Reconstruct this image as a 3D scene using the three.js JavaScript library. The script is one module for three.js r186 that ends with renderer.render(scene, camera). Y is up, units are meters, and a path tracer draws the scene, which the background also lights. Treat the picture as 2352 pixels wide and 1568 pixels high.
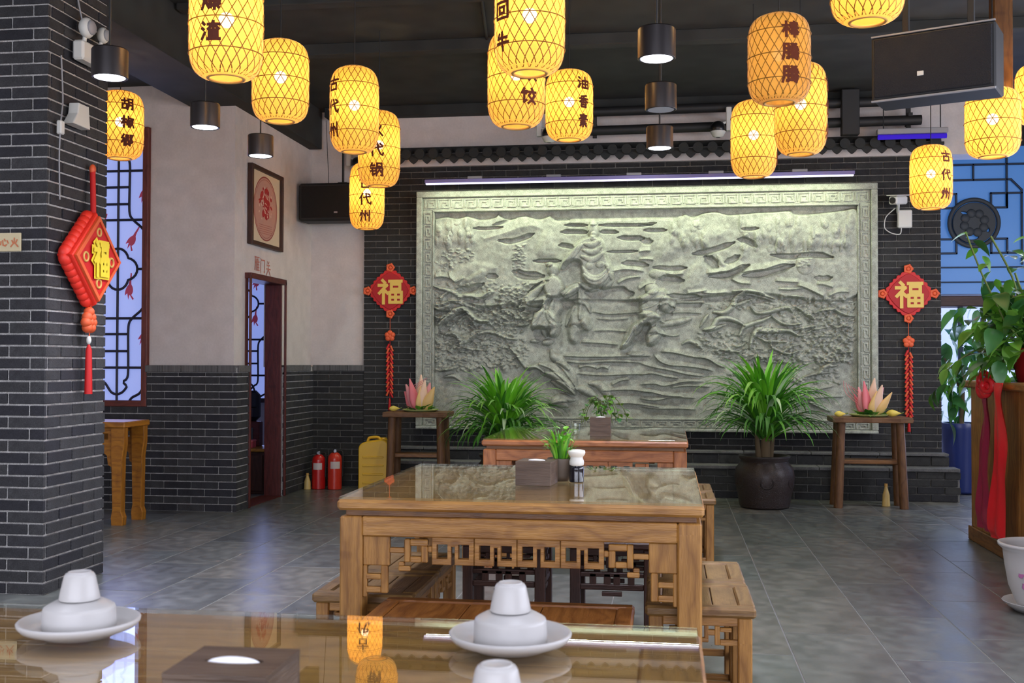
import * as THREE from 'three';
import { mergeGeometries } from 'three/addons/utils/BufferGeometryUtils.js';
import { RectAreaLightUniformsLib } from 'three/addons/lights/RectAreaLightUniformsLib.js';

// ---------- camera, light, exposure ----------
const scene = new THREE.Scene();
const FOCAL = 2530, PXW = 2352, PXH = 1568;
const camera = new THREE.PerspectiveCamera(2 * Math.atan(PXH / 2 / FOCAL) * 180 / Math.PI, PXW / PXH, 0.05, 60);
camera.position.set(0, 1.25, 0);
camera.rotation.order = 'YXZ';
camera.rotation.set(Math.atan(48 / FOCAL), Math.atan(359 / FOCAL), 0.0025);
camera.focus = 8.5; camera.userData.fStop = 11;
scene.add(camera);
const renderer = new THREE.WebGLRenderer({ antialias: true });
renderer.toneMapping = THREE.LinearToneMapping;
renderer.toneMappingExposure = 1.0;
renderer.shadowMap.enabled = true;
scene.background = new THREE.Color(0x000000);
RectAreaLightUniformsLib.init();
const LIT = {
  down: 10, downDisc: 5, lantern: 0.42, lanternGlow: 0.1, strip: 92, wash: 9.5, leftWin: 5, rightWin: 2.2, front: 6.6, side: 6.2,
};
function areaLight(color, intensity, w, h, pos, target) {
  const l = new THREE.RectAreaLight(color, intensity, w, h);
  l.position.set(...pos); l.lookAt(...target); scene.add(l); return l;
}

// ---------- small tools ----------
let seed = 20240611;
function rnd() { seed |= 0; seed = seed + 0x6D2B79F5 | 0; let t = Math.imul(seed ^ seed >>> 15, 1 | seed); t = t + Math.imul(t ^ t >>> 7, 61 | t) ^ t; return ((t ^ t >>> 14) >>> 0) / 4294967296; }
const rr = (a, b) => a + (b - a) * rnd();
const names = {};
function numbered(n) { const k = names[n] = (names[n] ?? -1) + 1; return k ? n + '_' + String(k).padStart(3, '0') : n; }
function thing(name, label, category, pos = [0, 0, 0], turn = 0, group) {
  const o = new THREE.Group(); o.name = numbered(name); scene.add(o);
  o.position.set(...pos); o.rotation.y = turn; o.userData = { label, category };
  if (group) o.userData.group = group;
  return o;
}
function part(name, geo, mat, parent, label) {
  if (Array.isArray(geo)) geo = merge(geo);
  const m = new THREE.Mesh(geo, mat); m.name = name; m.castShadow = m.receiveShadow = true; parent.add(m);
  if (label) m.userData.label = label;
  return m;
}
function tag(o, label, category, group) { o.name = numbered(o.name); o.userData = { label, category }; if (group) o.userData.group = group; return o; }
function struct(name, parent = scene) { const g = new THREE.Group(); g.name = name; g.userData = { kind: 'structure' }; parent.add(g); return g; }
function dup(root, label, pos, turn = 0) {
  const r = root.clone(); r.name = numbered(root.name.replace(/_\d{3}$/, '')); r.userData = { ...root.userData, label };
  r.position.set(...pos); r.rotation.y = turn; scene.add(r); return r;
}
function merge(list) {
  list = list.map((g) => { g = g.index ? g.toNonIndexed() : g; for (const k of Object.keys(g.attributes)) if (!['position', 'normal', 'uv'].includes(k)) g.deleteAttribute(k); if (!g.attributes.uv) g.setAttribute('uv', new THREE.BufferAttribute(new Float32Array(g.attributes.position.count * 2), 2)); if (!g.attributes.normal) g.computeVertexNormals(); return g; });
  return list.length === 1 ? list[0] : mergeGeometries(list);
}
// box with chamfered edges, grain along its longest side (or the axis given); u,v in metres
function cbox(w, h, d, b = 0.002, axis) {
  b = Math.min(b, w / 2.01, h / 2.01, d / 2.01);
  const X = w / 2, Y = h / 2, Z = d / 2, P = [];
  const V = (sx, sy, sz, k) => [sx * (k === 0 ? X : X - b), sy * (k === 1 ? Y : Y - b), sz * (k === 2 ? Z : Z - b)];
  const tri = (a, c, e) => { P.push([a, c, e]); };
  const quad = (a, c, e, f) => { tri(a, c, e); tri(a, e, f); };
  const S = [-1, 1];
  for (const s of S) {
    quad(V(s, -1, -1, 0), V(s, 1, -1, 0), V(s, 1, 1, 0), V(s, -1, 1, 0));
    quad(V(-1, s, -1, 1), V(1, s, -1, 1), V(1, s, 1, 1), V(-1, s, 1, 1));
    quad(V(-1, -1, s, 2), V(1, -1, s, 2), V(1, 1, s, 2), V(-1, 1, s, 2));
  }
  for (const s of S) for (const t of S) {
    quad(V(s, t, -1, 0), V(s, t, 1, 0), V(s, t, 1, 1), V(s, t, -1, 1));
    quad(V(s, -1, t, 0), V(s, 1, t, 0), V(s, 1, t, 2), V(s, -1, t, 2));
    quad(V(-1, s, t, 1), V(1, s, t, 1), V(1, s, t, 2), V(-1, s, t, 2));
    for (const u of S) tri(V(s, t, u, 0), V(s, t, u, 1), V(s, t, u, 2));
  }
  const pos = [], nor = [], A = new THREE.Vector3(), B = new THREE.Vector3(), N = new THREE.Vector3();
  for (const t of P) {
    A.set(t[1][0] - t[0][0], t[1][1] - t[0][1], t[1][2] - t[0][2]); B.set(t[2][0] - t[0][0], t[2][1] - t[0][1], t[2][2] - t[0][2]);
    N.crossVectors(A, B).normalize();
    const cx = t[0][0] + t[1][0] + t[2][0], cy = t[0][1] + t[1][1] + t[2][1], cz = t[0][2] + t[1][2] + t[2][2];
    let o = t; if (N.x * cx + N.y * cy + N.z * cz < 0) { N.negate(); o = [t[0], t[2], t[1]]; }
    for (const p of o) { pos.push(...p); nor.push(N.x, N.y, N.z); }
  }
  const g = new THREE.BufferGeometry();
  g.setAttribute('position', new THREE.Float32BufferAttribute(pos, 3)); g.setAttribute('normal', new THREE.Float32BufferAttribute(nor, 3));
  return grain(g, axis ?? (w >= h && w >= d ? 0 : h >= d ? 1 : 2));
}
function grain(g, axis = 0, off) {
  if (g.index) g = g.toNonIndexed();
  const p = g.attributes.position, n = g.attributes.normal, uv = new Float32Array(p.count * 2);
  const ou = off ?? rnd() * 7, ov = off ?? rnd() * 7;
  for (let i = 0; i < p.count; i += 3) {
    let m = [0, 0, 0];
    for (let k = 0; k < 3; k++) { m[0] += Math.abs(n.getX(i + k)); m[1] += Math.abs(n.getY(i + k)); m[2] += Math.abs(n.getZ(i + k)); }
    const others = [0, 1, 2].filter((a) => a !== axis), v = m[others[0]] > m[others[1]] ? others[1] : others[0];
    for (let k = 0; k < 3; k++) { const c = [p.getX(i + k), p.getY(i + k), p.getZ(i + k)]; uv[2 * (i + k)] = c[axis] + ou; uv[2 * (i + k) + 1] = c[v] + ov; }
  }
  g.setAttribute('uv', new THREE.BufferAttribute(uv, 2)); return g;
}
const mv = (g, x, y, z) => g.translate(x, y, z);
const bx = (w, h, d, x, y, z, b, axis) => cbox(w, h, d, b, axis).translate(x, y, z);
function tube(pts, r, seg = 24, rad = 8, closed = false) { return new THREE.TubeGeometry(new THREE.CatmullRomCurve3(pts.map((p) => new THREE.Vector3(...p)), closed, 'catmullrom', 0.4), seg, r, rad, closed); }
function bar(a, b, r, rad = 8, r2 = r) {
  const A = new THREE.Vector3(...a), B = new THREE.Vector3(...b), d = B.clone().sub(A), g = new THREE.CylinderGeometry(r2, r, d.length(), rad);
  g.applyQuaternion(new THREE.Quaternion().setFromUnitVectors(new THREE.Vector3(0, 1, 0), d.normalize())); return g.translate((A.x + B.x) / 2, (A.y + B.y) / 2, (A.z + B.z) / 2);
}
const lathe = (pts, seg = 40) => new THREE.LatheGeometry(pts.map((p) => new THREE.Vector2(...p)), seg);
function extrude(pts, depth, holes = [], bevel = 0, curve = 6) {
  const s = pts.isShape ? pts : new THREE.Shape(pts.map((p) => new THREE.Vector2(...p)));
  for (const h of holes) s.holes.push(h.isPath ? h : new THREE.Path(h.map((p) => new THREE.Vector2(...p))));
  return new THREE.ExtrudeGeometry(s, { depth, bevelEnabled: bevel > 0, bevelSize: bevel, bevelThickness: bevel, bevelSegments: 2, curveSegments: curve });
}
// where the camera sees a point, in pixels: used only to choose which bricks and tiles are worth a mesh each
camera.updateMatrixWorld(true); camera.updateProjectionMatrix();
const _v = new THREE.Vector3();
function seen(x, y, z, m = 40) { _v.set(x, y, z).project(camera); const px = (_v.x + 1) / 2 * PXW, py = (1 - _v.y) / 2 * PXH; return _v.z < 1 && px > -m && px < PXW + m && py > -m && py < PXH + m; }

// ---------- procedural textures ----------
function noiseGrid(n, s) { let q = s; const r = () => (q = (q * 1103515245 + 12345) & 0x7fffffff) / 0x7fffffff; return Float32Array.from({ length: n * n }, r); }
function tileNoise(n, s) { const g = noiseGrid(n, s); return (u, v) => { u = (u - Math.floor(u)) * n; v = (v - Math.floor(v)) * n; const i = Math.floor(u) % n, j = Math.floor(v) % n, f = u - Math.floor(u), h = v - Math.floor(v), a = f * f * (3 - 2 * f), b = h * h * (3 - 2 * h), I = (i + 1) % n, J = (j + 1) % n; return (g[j * n + i] * (1 - a) + g[j * n + I] * a) * (1 - b) + (g[J * n + i] * (1 - a) + g[J * n + I] * a) * b; }; }
function texture(size, fn, sx, sy, srgb = true) {
  const d = new Uint8Array(size * size * 4);
  for (let j = 0; j < size; j++) for (let i = 0; i < size; i++) { const c = fn(i / size, j / size), o = (j * size + i) * 4; for (let k = 0; k < 3; k++) d[o + k] = Math.max(0, Math.min(255, Array.isArray(c) ? c[k] : c)); d[o + 3] = 255; }
  const t = new THREE.DataTexture(d, size, size); t.magFilter = THREE.LinearFilter; t.minFilter = THREE.LinearMipmapLinearFilter; t.generateMipmaps = true; t.wrapS = t.wrapT = THREE.RepeatWrapping; t.repeat.set(1 / sx, 1 / sy);
  if (srgb) t.colorSpace = THREE.SRGBColorSpace; t.needsUpdate = true; return t;
}
const nA = tileNoise(8, 11), nB = tileNoise(32, 7), nC = tileNoise(128, 5), nD = tileNoise(256, 3), nE = tileNoise(16, 77);
const mix3 = (a, b, t) => [a[0] + (b[0] - a[0]) * t, a[1] + (b[1] - a[1]) * t, a[2] + (b[2] - a[2]) * t];
const woodTex = texture(512, (u, v) => {
  const w = nA(u, v) * 0.6, ring = Math.abs(Math.sin((v * 9 + w * 2.6 + nB(u, v) * 0.25) * Math.PI)), fine = nD(u * 0.25, v * 2) * 0.5 + nC(u * 0.125, v) * 0.5;
  let t = 0.45 * ring + 0.55 * fine; const knot = nE(u, v * 0.5); t -= knot > 0.83 ? (knot - 0.83) * 3 : 0;
  return mix3([168, 146, 122], [248, 236, 220], Math.max(0, Math.min(1, t + (nA(v, u) - 0.5) * 0.35)));
}, 1.1, 0.5);
const woodBump = texture(512, (u, v) => 128 + (nD(u * 0.25, v * 2) - 0.5) * 120 + (nC(u * .125, v) - .5) * 80, 1.1, 0.5, false);
const stoneTex = texture(512, (u, v) => 205 + (nD(u, v) - 0.5) * 70 + (nC(u, v) - 0.5) * 40 + (nE(u, v) - .5) * 40, 0.5, 0.5);
const stoneBump = texture(512, (u, v) => 128 + (nD(u, v) - 0.5) * 150 + (nC(u, v) - 0.5) * 80, 0.5, 0.5, false);
const plasterTex = texture(512, (u, v) => 236 + (nB(u, v) - 0.5) * 12 + (nD(u, v) - 0.5) * 8, 2.5, 2.5);
const slateTex = texture(512, (u, v) => { const a = nA(u, v), b = nB(u, v), c = nC(u * .5, v); const t = 0.6 * b + 0.45 * a + 0.06 * c; return mix3([176, 176, 177], [250, 249, 245], Math.max(0, Math.min(1, t))); }, 1.6, 1.6);
const slateRough = texture(512, (u, v) => 170 + (nB(u, v) - 0.5) * 50 + (nC(u, v) - 0.5) * 16, 1.6, 1.6, false);
const concreteTex = texture(512, (u, v) => 225 + (nB(u, v) - .5) * 50 + (nA(u, v) - .5) * 40, 4, 4);

// ---------- materials ----------
const std = (o) => new THREE.MeshStandardMaterial(o), phy = (o) => new THREE.MeshPhysicalMaterial(o);
const rgb = (r, g, b) => new THREE.Color().setRGB(r / 255, g / 255, b / 255, THREE.SRGBColorSpace);
const wood = (c, rough = 0.45) => std({ color: c, map: woodTex, bumpMap: woodBump, bumpScale: 0.0012, roughness: rough });
const M = {
  oak: wood(rgb(188, 144, 78)), oakDark: wood(rgb(134, 96, 52)), oakTop: wood(rgb(206, 164, 98), 0.35), redOak: wood(rgb(184, 124, 78)), bench: wood(rgb(160, 108, 54), 0.4),
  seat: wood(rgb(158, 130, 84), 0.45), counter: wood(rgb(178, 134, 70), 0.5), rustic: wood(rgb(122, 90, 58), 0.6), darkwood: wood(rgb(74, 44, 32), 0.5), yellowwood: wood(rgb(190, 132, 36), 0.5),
  box: wood(rgb(100, 86, 76), 0.55), redwood: wood(rgb(104, 44, 40), 0.5),
  plaster: std({ color: rgb(222, 214, 208), map: plasterTex, roughness: 0.9 }),
  ceiling: std({ color: rgb(50, 52, 50), map: concreteTex, roughness: 0.9 }),
  black: std({ color: rgb(30, 30, 30), roughness: 0.6 }), blackGloss: std({ color: rgb(22, 22, 24), roughness: 0.3 }),
  metalDark: std({ color: rgb(52, 48, 48), roughness: 0.35, metalness: 0.5 }), steel: std({ color: rgb(150, 150, 155), roughness: 0.35, metalness: 0.9 }),
  whitePlastic: std({ color: rgb(214, 214, 206), roughness: 0.5 }), greyPlastic: std({ color: rgb(150, 150, 152), roughness: 0.6 }),
  mortar: std({ color: rgb(214, 212, 208), map: stoneTex, roughness: 0.95 }), mortarDark: std({ color: rgb(146, 144, 138), map: stoneTex, roughness: 0.95 }),
  brick: [rgb(60, 60, 64), rgb(70, 70, 72), rgb(50, 50, 57), rgb(64, 64, 66)].map((c) => std({ color: c, map: stoneTex, bumpMap: stoneBump, bumpScale: 0.001, roughness: 0.85 })),
  brickDark: [rgb(52, 52, 51), rgb(60, 60, 58), rgb(45, 45, 48)].map((c) => std({ color: c, map: stoneTex, bumpMap: stoneBump, bumpScale: 0.001, roughness: 0.85 })),
  cap: std({ color: rgb(118, 117, 116), map: stoneTex, roughness: 0.9 }),
  coping: std({ color: rgb(58, 60, 58), map: stoneTex, roughness: 0.85 }),
  relief: std({ color: rgb(192, 196, 182), map: stoneTex, bumpMap: stoneBump, bumpScale: 0.0006, roughness: 0.75 }),
  grout: std({ color: rgb(122, 122, 119), roughness: 0.9 }),
  tile: [rgb(120, 121, 118), rgb(113, 115, 115), rgb(125, 123, 118), rgb(117, 121, 118)].map((c) => std({ color: c, map: slateTex, roughnessMap: slateRough, roughness: 0.5 })),
  glass: phy({ color: rgb(251, 254, 251), transmission: 1, thickness: 0, roughness: 0.0, ior: 1.52 }),
  porcelain: phy({ color: rgb(184, 182, 180), roughness: 0.38 }),
  red: std({ color: rgb(196, 22, 22), roughness: 0.55 }), redDark: std({ color: rgb(150, 12, 18), roughness: 0.6 }), redBright: std({ color: rgb(232, 50, 34), roughness: 0.5 }), orange: std({ color: rgb(220, 92, 48), roughness: 0.55 }),
  gold: std({ color: rgb(222, 186, 84), roughness: 0.45 }), goldBright: std({ color: rgb(232, 206, 52), roughness: 0.45 }),
  extinguisher: phy({ color: rgb(196, 30, 28), roughness: 0.3, clearcoat: 0.4 }), extinguisher2: phy({ color: rgb(214, 58, 40), roughness: 0.3, clearcoat: 0.4 }),
  yellowCan: phy({ color: rgb(214, 168, 24), roughness: 0.4, transmission: 0.0 }),
  ribbon: phy({ color: rgb(222, 36, 44), roughness: 0.3, sheen: 0.6 }), ribbonDark: phy({ color: rgb(150, 34, 66), roughness: 0.4, sheen: 0.6 }),
  glaze: phy({ color: rgb(44, 30, 26), roughness: 0.38, clearcoat: 0.3, clearcoatRoughness: 0.3, bumpMap: stoneBump, bumpScale: 0.004 }),
  soil: std({ color: rgb(40, 30, 24), roughness: 1 }),
  blade: [rgb(96, 172, 34), rgb(120, 196, 44), rgb(70, 136, 40), rgb(146, 208, 76)].map((c) => phy({ color: c, roughness: 0.45, transmission: 0.3, thickness: 0, side: THREE.DoubleSide })),
  bladePale: phy({ color: rgb(190, 216, 170), roughness: 0.4, transmission: 0.25, thickness: 0, side: THREE.DoubleSide }),
  leaf: [rgb(78, 136, 40), rgb(98, 160, 44), rgb(58, 112, 54), rgb(120, 176, 64)].map((c) => phy({ color: c, roughness: 0.4, transmission: 0.3, thickness: 0, side: THREE.DoubleSide })),
  stem: std({ color: rgb(92, 110, 50), roughness: 0.7 }), trunk: std({ color: rgb(110, 92, 66), roughness: 0.85, bumpMap: stoneBump, bumpScale: 0.003 }),
  ink: std({ color: rgb(96, 40, 16), roughness: 0.8 }), redInk: std({ color: rgb(190, 120, 104), roughness: 0.8 }),
  bamboo: std({ color: rgb(150, 108, 30), roughness: 0.6 }), bambooRing: std({ color: rgb(206, 160, 84), roughness: 0.55 }),
};
// flat strokes of written characters on a 100 x 100 field, y down
const GLYPH = {
  fu: 'M22 6 31 16|M8 26 38 26 10 58|M26 42 26 98|M32 48 42 58|M48 10 94 10|M56 22 88 22 88 42 56 42 56 22|M50 54 94 54 94 94 50 94 50 54|M72 54 72 94|M50 74 94 74',
  dai: 'M32 6 8 44|M22 28 22 96|M38 40 92 30|M56 8 62 50 76 82 92 92 95 76|M74 10 86 20', zhou: 'M16 30 10 50|M27 10 24 60 10 94|M38 34 44 52|M52 12 52 88|M64 34 72 52|M84 8 84 95',
  gu: 'M8 30 92 30|M50 6 50 54|M24 54 76 54 76 92 24 92 24 54', yan: 'M10 12 94 12|M20 12 18 60 4 94|M36 24 26 48|M32 40 32 94|M58 22 46 48|M52 40 52 94|M68 22 74 32|M52 40 94 40|M54 58 88 58|M54 75 88 75|M52 93 96 93|M72 40 72 93',
  men: 'M16 6 26 16|M14 24 14 96|M36 14 88 14 88 90 76 86', guan: 'M34 6 42 18|M66 6 58 18|M22 30 80 30|M10 54 92 54|M50 30 50 54 14 94|M50 54 90 94',
  bang: 'M4 30 42 30|M24 6 24 96|M24 34 6 66|M24 36 40 58|M52 16 92 16|M54 30 90 30|M48 44 97 44|M72 6 68 44 46 70|M72 44 97 70|M58 66 86 66|M54 80 92 80|M72 56 72 98',
  teng: 'M12 8 12 60 4 96|M12 8 36 8 36 92 28 90|M14 34 34 34|M14 58 34 58|M54 6 60 16|M82 6 76 16|M50 24 90 24|M46 40 97 40|M70 8 66 40 44 62|M72 40 97 62|M58 58 82 58 80 74|M58 58 56 74 92 74 88 96 78 92|M48 86 78 86',
  hu: 'M4 24 46 24|M26 4 26 48|M10 50 42 50 42 88 10 88 10 50|M58 10 58 60 48 96|M58 10 90 10 90 92 80 90|M60 36 88 36|M60 60 88 60', jiao: 'M4 30 40 30|M22 6 22 96|M22 34 5 66|M22 36 36 58|M56 6 56 40|M56 22 72 22|M44 40 72 40|M58 40 58 92|M50 54 46 76|M66 54 72 72|M76 24 95 24 80 70 68 94|M78 40 98 92',
  xiang: 'M22 8 8 36 24 40 6 72|M24 40 26 96|M40 14 56 14 56 48 40 48 40 14|M40 31 56 31|M40 48 38 92 54 82|M56 58 62 90|M72 12 92 12 80 40 92 66 78 74|M72 12 72 96',
  jiao3: 'M22 6 8 34|M14 24 38 24 32 38|M22 36 22 88 36 76|M68 6 74 16|M46 26 97 26|M60 36 50 50|M80 36 90 50|M84 50 70 76 48 94|M56 56 76 78 95 94', yi: 'M8 26 40 26 40 54 8 54 8 26|M24 8 24 84|M4 86 44 82|M66 8 74 20|M92 22 76 60 52 92|M58 30 74 64 97 92',
  you: 'M10 10 20 20|M6 38 16 46|M6 92 22 62|M38 36 92 36 92 92 38 92 38 36|M65 8 65 92|M38 64 92 64', xia: 'M76 6 30 14|M14 30 88 30|M50 12 50 54|M48 32 16 56|M52 32 86 56|M30 60 70 60 70 94 30 94 30 60|M30 77 70 77',
  su: 'M20 14 80 14|M26 28 74 28|M12 42 88 42|M50 4 50 42|M54 44 30 60 62 60 26 76 78 74|M50 76 50 98|M34 82 22 94|M66 82 80 94', bao: 'M10 34 16 50|M40 28 32 46|M24 8 22 54 6 94|M24 54 44 90|M54 8 90 8 90 28 54 28 54 8|M54 18 90 18|M50 40 95 40|M64 30 64 54|M80 30 80 54|M46 54 98 54|M60 56 48 70|M84 56 97 70|M72 58 72 97|M62 74 54 88|M80 74 92 88',
  zha: 'M10 10 20 20|M6 38 16 46|M6 92 22 62|M38 20 95 20|M66 6 66 44|M64 22 40 44|M68 22 93 44|M46 50 86 50 86 80 46 80 46 50|M46 65 86 65|M36 94 97 94', hui: 'M10 10 90 10 90 94 10 94 10 10|M34 36 66 36 66 68 34 68 34 36', niu: 'M30 12 16 36|M22 34 84 34|M8 60 92 60|M52 6 52 98',
  guo: 'M20 6 6 30|M14 22 38 22|M8 42 38 42|M22 42 22 90 38 80|M6 62 36 62|M54 8 86 8 86 32 54 32 54 8|M48 42 92 42 92 94 84 92|M48 42 48 96|M70 34 70 54 56 76|M70 54 84 72', huo: 'M22 30 32 52|M80 24 68 48|M50 6 48 50 12 94|M52 50 90 94',
  xiao: 'M50 6 50 92 38 84|M28 34 12 70|M72 34 90 68', xin: 'M14 46 10 76|M32 34 36 78 58 88 72 74|M50 22 58 40|M78 36 90 60',
};
const strokesOf = (k) => GLYPH[k].split('|').map((s) => { const n = s.slice(1).split(' ').map(Number), o = []; for (let i = 0; i < n.length; i += 2) o.push([n[i] / 100, 1 - n[i + 1] / 100]); return o; });
// strokes -> a thin skin laid over a surface given by map(u, v, lift)
function writing(list, half, map, lift = 0.0015) {
  const pos = []; let order = 0;
  const put = (a, b, c, d) => { for (const p of [a, b, c, a, c, d]) pos.push(...p); };
  for (const { key, u, v, s, sv = s } of list) for (const st of strokesOf(key)) for (let i = 0; i + 1 < st.length; i++) {
    const [x0, y0] = st[i], [x1, y1] = st[i + 1], dx = (x1 - x0) * s, dy = (y1 - y0) * sv, L = Math.hypot(dx, dy) || 1e-6, n = Math.max(1, Math.ceil(L / 0.02));
    const ex = dx / L * half * .8, ey = dy / L * half * .8, nx = -dy / L * half, ny = dx / L * half;
    const ax = u + x0 * s - ex, ay = v + y0 * sv - ey, bx2 = u + x1 * s + ex, by2 = v + y1 * sv + ey;
    const up = lift + 0.00015 * order++; // each stroke lies on the one before
    for (let k = 0; k < n; k++) { const t = k / n, q = (k + 1) / n, X = ax + (bx2 - ax) * t, Y = ay + (by2 - ay) * t, X2 = ax + (bx2 - ax) * q, Y2 = ay + (by2 - ay) * q; put(map(X - nx, Y - ny, up), map(X2 - nx, Y2 - ny, up), map(X2 + nx, Y2 + ny, up), map(X + nx, Y + ny, up)); }
  }
  const g = new THREE.BufferGeometry(); g.setAttribute('position', new THREE.Float32BufferAttribute(pos, 3)); g.computeVertexNormals(); return g;
}

// ================= the setting =================
const cache = new Map();
function brickGeo(w, h, d) { const k = Math.round(w * 200) + '_' + Math.round(h * 500); if (!cache.has(k)) { const g = cbox(w, h, d, 0.0025, 0); cache.set(k, g); } return cache.get(k); }
// courses of bricks on the faces of one piece of the setting; each brick in view is a mesh, the rest one mesh
function layBricks(parent, faces, mats, limit = 300) {
  const all = [];
  for (const { p, turn, W, H, holes = [], course = 0.0625, len = 0.24, y0 = 0, shift = 0 } of faces) {
    const c = Math.cos(turn), s = Math.sin(turn), rows = Math.ceil((H - 0.004) / course);
    for (let r = 0; r < rows; r++) {
      const a = r * course, b = Math.min(H, a + course);
      if (b - a < 0.02) continue;
      let spans = [[0, W]];
      for (const [u0, u1, v0, v1] of holes) if (b > v0 + 0.01 && a < v1 - 0.01) spans = spans.flatMap(([x, y]) => (u1 <= x || u0 >= y ? [[x, y]] : [[x, Math.min(y, u0)], [Math.max(x, u1), y]].filter(([i, j]) => j - i > 0.03)));
      const start = -len + shift + (r % 2 ? len / 2 : 0);
      for (const [x0, x1] of spans) for (let k = 0; ; k++) {
        const l = start + k * len, q = Math.max(x0, l), e = Math.min(x1, l + len);
        if (l >= x1) break; if (e - q < 0.02) continue;
        const m = 0.0095, ql = q > x0 + 1e-4 ? q + m / 2 : q, er = e < x1 - 1e-4 ? e - m / 2 : e, u = (ql + er) / 2, y = y0 + a + (b - a) / 2;
        all.push({ w: er - ql, h: b - a - m, x: p[0] + c * u, y: p[1] + y, z: p[2] - s * u, turn });
      }
    }
  }
  for (const o of all) { o.far = Math.hypot(o.x, o.y - 1.25, o.z) + (seen(o.x, o.y, o.z) ? 0 : 1000); o.j = rr(-0.0012, 0.0018); o.m = mats[Math.floor(rnd() * mats.length)]; }
  all.sort((a, b) => a.far - b.far);
  const rest = [];
  all.forEach((o, i) => {
    const g = brickGeo(o.w, o.h, 0.024), nx = Math.sin(o.turn), nz = Math.cos(o.turn), x = o.x + nx * (o.j - 0.0095), z = o.z + nz * (o.j - 0.0095);
    if (i < limit && o.far < 1000) { const m = part('brick', g, o.m, parent); m.position.set(x, o.y, z); m.rotation.y = o.turn; }
    else rest.push(g.clone().rotateY(o.turn).translate(x, o.y, z));
  });
  if (rest.length) part('brick_courses', rest, mats[0], parent).userData.kind = 'stuff';
}
const HP = Math.PI / 2;
// floor of slate tiles
{
  const floor = struct('floor');
  part('screed', bx(12, 0.2, 18.2, -1, -0.1012, -4.3, 0.002), M.grout, floor);
  const TW = 0.41, TD = 0.82, near = [], far = [], geo = [cbox(TW - 0.005, 0.012, TD - 0.005, 0.0015), cbox(TW - 0.005, 0.012, TD - 0.005, 0.0015), cbox(TW - 0.005, 0.012, TD - 0.005, 0.0015), cbox(TW - 0.005, 0.012, TD - 0.005, 0.0015)];
  for (let i = -16; i < 11; i++) for (let j = -16; j < 6; j++) {
    const x = 0.53 + (i + 0.5) * TW, z = -0.35 + (j + 0.5) * TD + (i & 1 ? TD / 2 : 0);
    if (z > 4.4 || z < -12.9) continue;
    const vis = seen(x, 0, z, 120) && !(z > -3 && x < 0), o = { x, z, d: Math.hypot(x, z) };
    (vis ? near : far).push(o);
  }
  near.sort((a, b) => a.d - b.d);
  far.push(...near.splice(300));
  for (const o of near) { const t = part('floor_tile', geo[Math.floor(rnd() * 4)], M.tile[Math.floor(rnd() * 4)], floor); t.position.set(o.x, -0.006, o.z); }
  part('floor_tiling', far.map((o) => geo[0].clone().translate(o.x, -0.006, o.z)), M.tile[0], floor).userData.kind = 'stuff';
}
// ceiling, soffit and bulkhead
{
  const c = struct('ceiling');
  part('slab', bx(12, 0.2, 18.2, -1, 3.89, -4.3, 0.002), M.ceiling, c);
  part('soffit', bx(2.4, 0.2, 13.2, -5.2, 3.69, -2.2, 0.004), M.ceiling, c);
  part('bulkhead', bx(0.53, 0.39, 14.9, -3.735, 3.595, -3.28, 0.006), M.ceiling, c);
  part('cross_beam', bx(6.1, 0.1, 0.16, -0.35, 3.74, -10.66, 0.006), M.ceiling, c);
  for (const z of [-7.4, -4.9]) part('cross_beam', bx(7.6, 0.05, 0.12, 0.35, 3.765, z, 0.006), M.ceiling, c);
  part('cross_beam', bx(7.6, 0.09, 0.12, 0.35, 3.745, -8.5, 0.006), M.ceiling, c);  // beam added to keep the mural wash spots out of view
  for (const x of [-1.75, -0.27, 1.21]) { // wash spots added unseen behind the beam to brighten the mural
    part('added_wash_light', lathe([[0.03, 0], [0.05, 0], [0.052, 0.03], [0.03, 0.03]], 24).rotateX(0.7).translate(x, 3.755, -8.62), M.metalDark, c);
    part('added_wash_disc', new THREE.CylinderGeometry(0.034, 0.034, 0.008, 20).translate(0, 0.012, 0).rotateX(0.7).translate(x, 3.755, -8.62), std({ color: 0xffffff, emissive: rgb(244, 244, 236), emissiveIntensity: 3 }), c);
    const l = new THREE.SpotLight(rgb(240, 244, 232), LIT.wash, 0, 0.62, 0.85, 2); l.position.set(x, 3.735, -8.645); l.target.position.set(x, 1.15, -10.6); l.shadow.radius = 2; scene.add(l, l.target);
  }
  part('pipe', bar([-4.06, 3.5, -8.8], [-4.06, 3.5, -2], 0.045, 12), M.black, c);
  part('conduit', bar([-1.55, 3.775, -9.6], [-0.9, 3.775, -4.5], 0.012, 8), M.black, c);
  part('sprinkler', [bar([-1.15, 3.79, -7.1], [-1.15, 3.7, -7.1], 0.008, 8), bar([-1.15, 3.7, -7.1], [-1.15, 3.69, -7.1], 0.02, 12)], M.steel, c);
}
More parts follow.
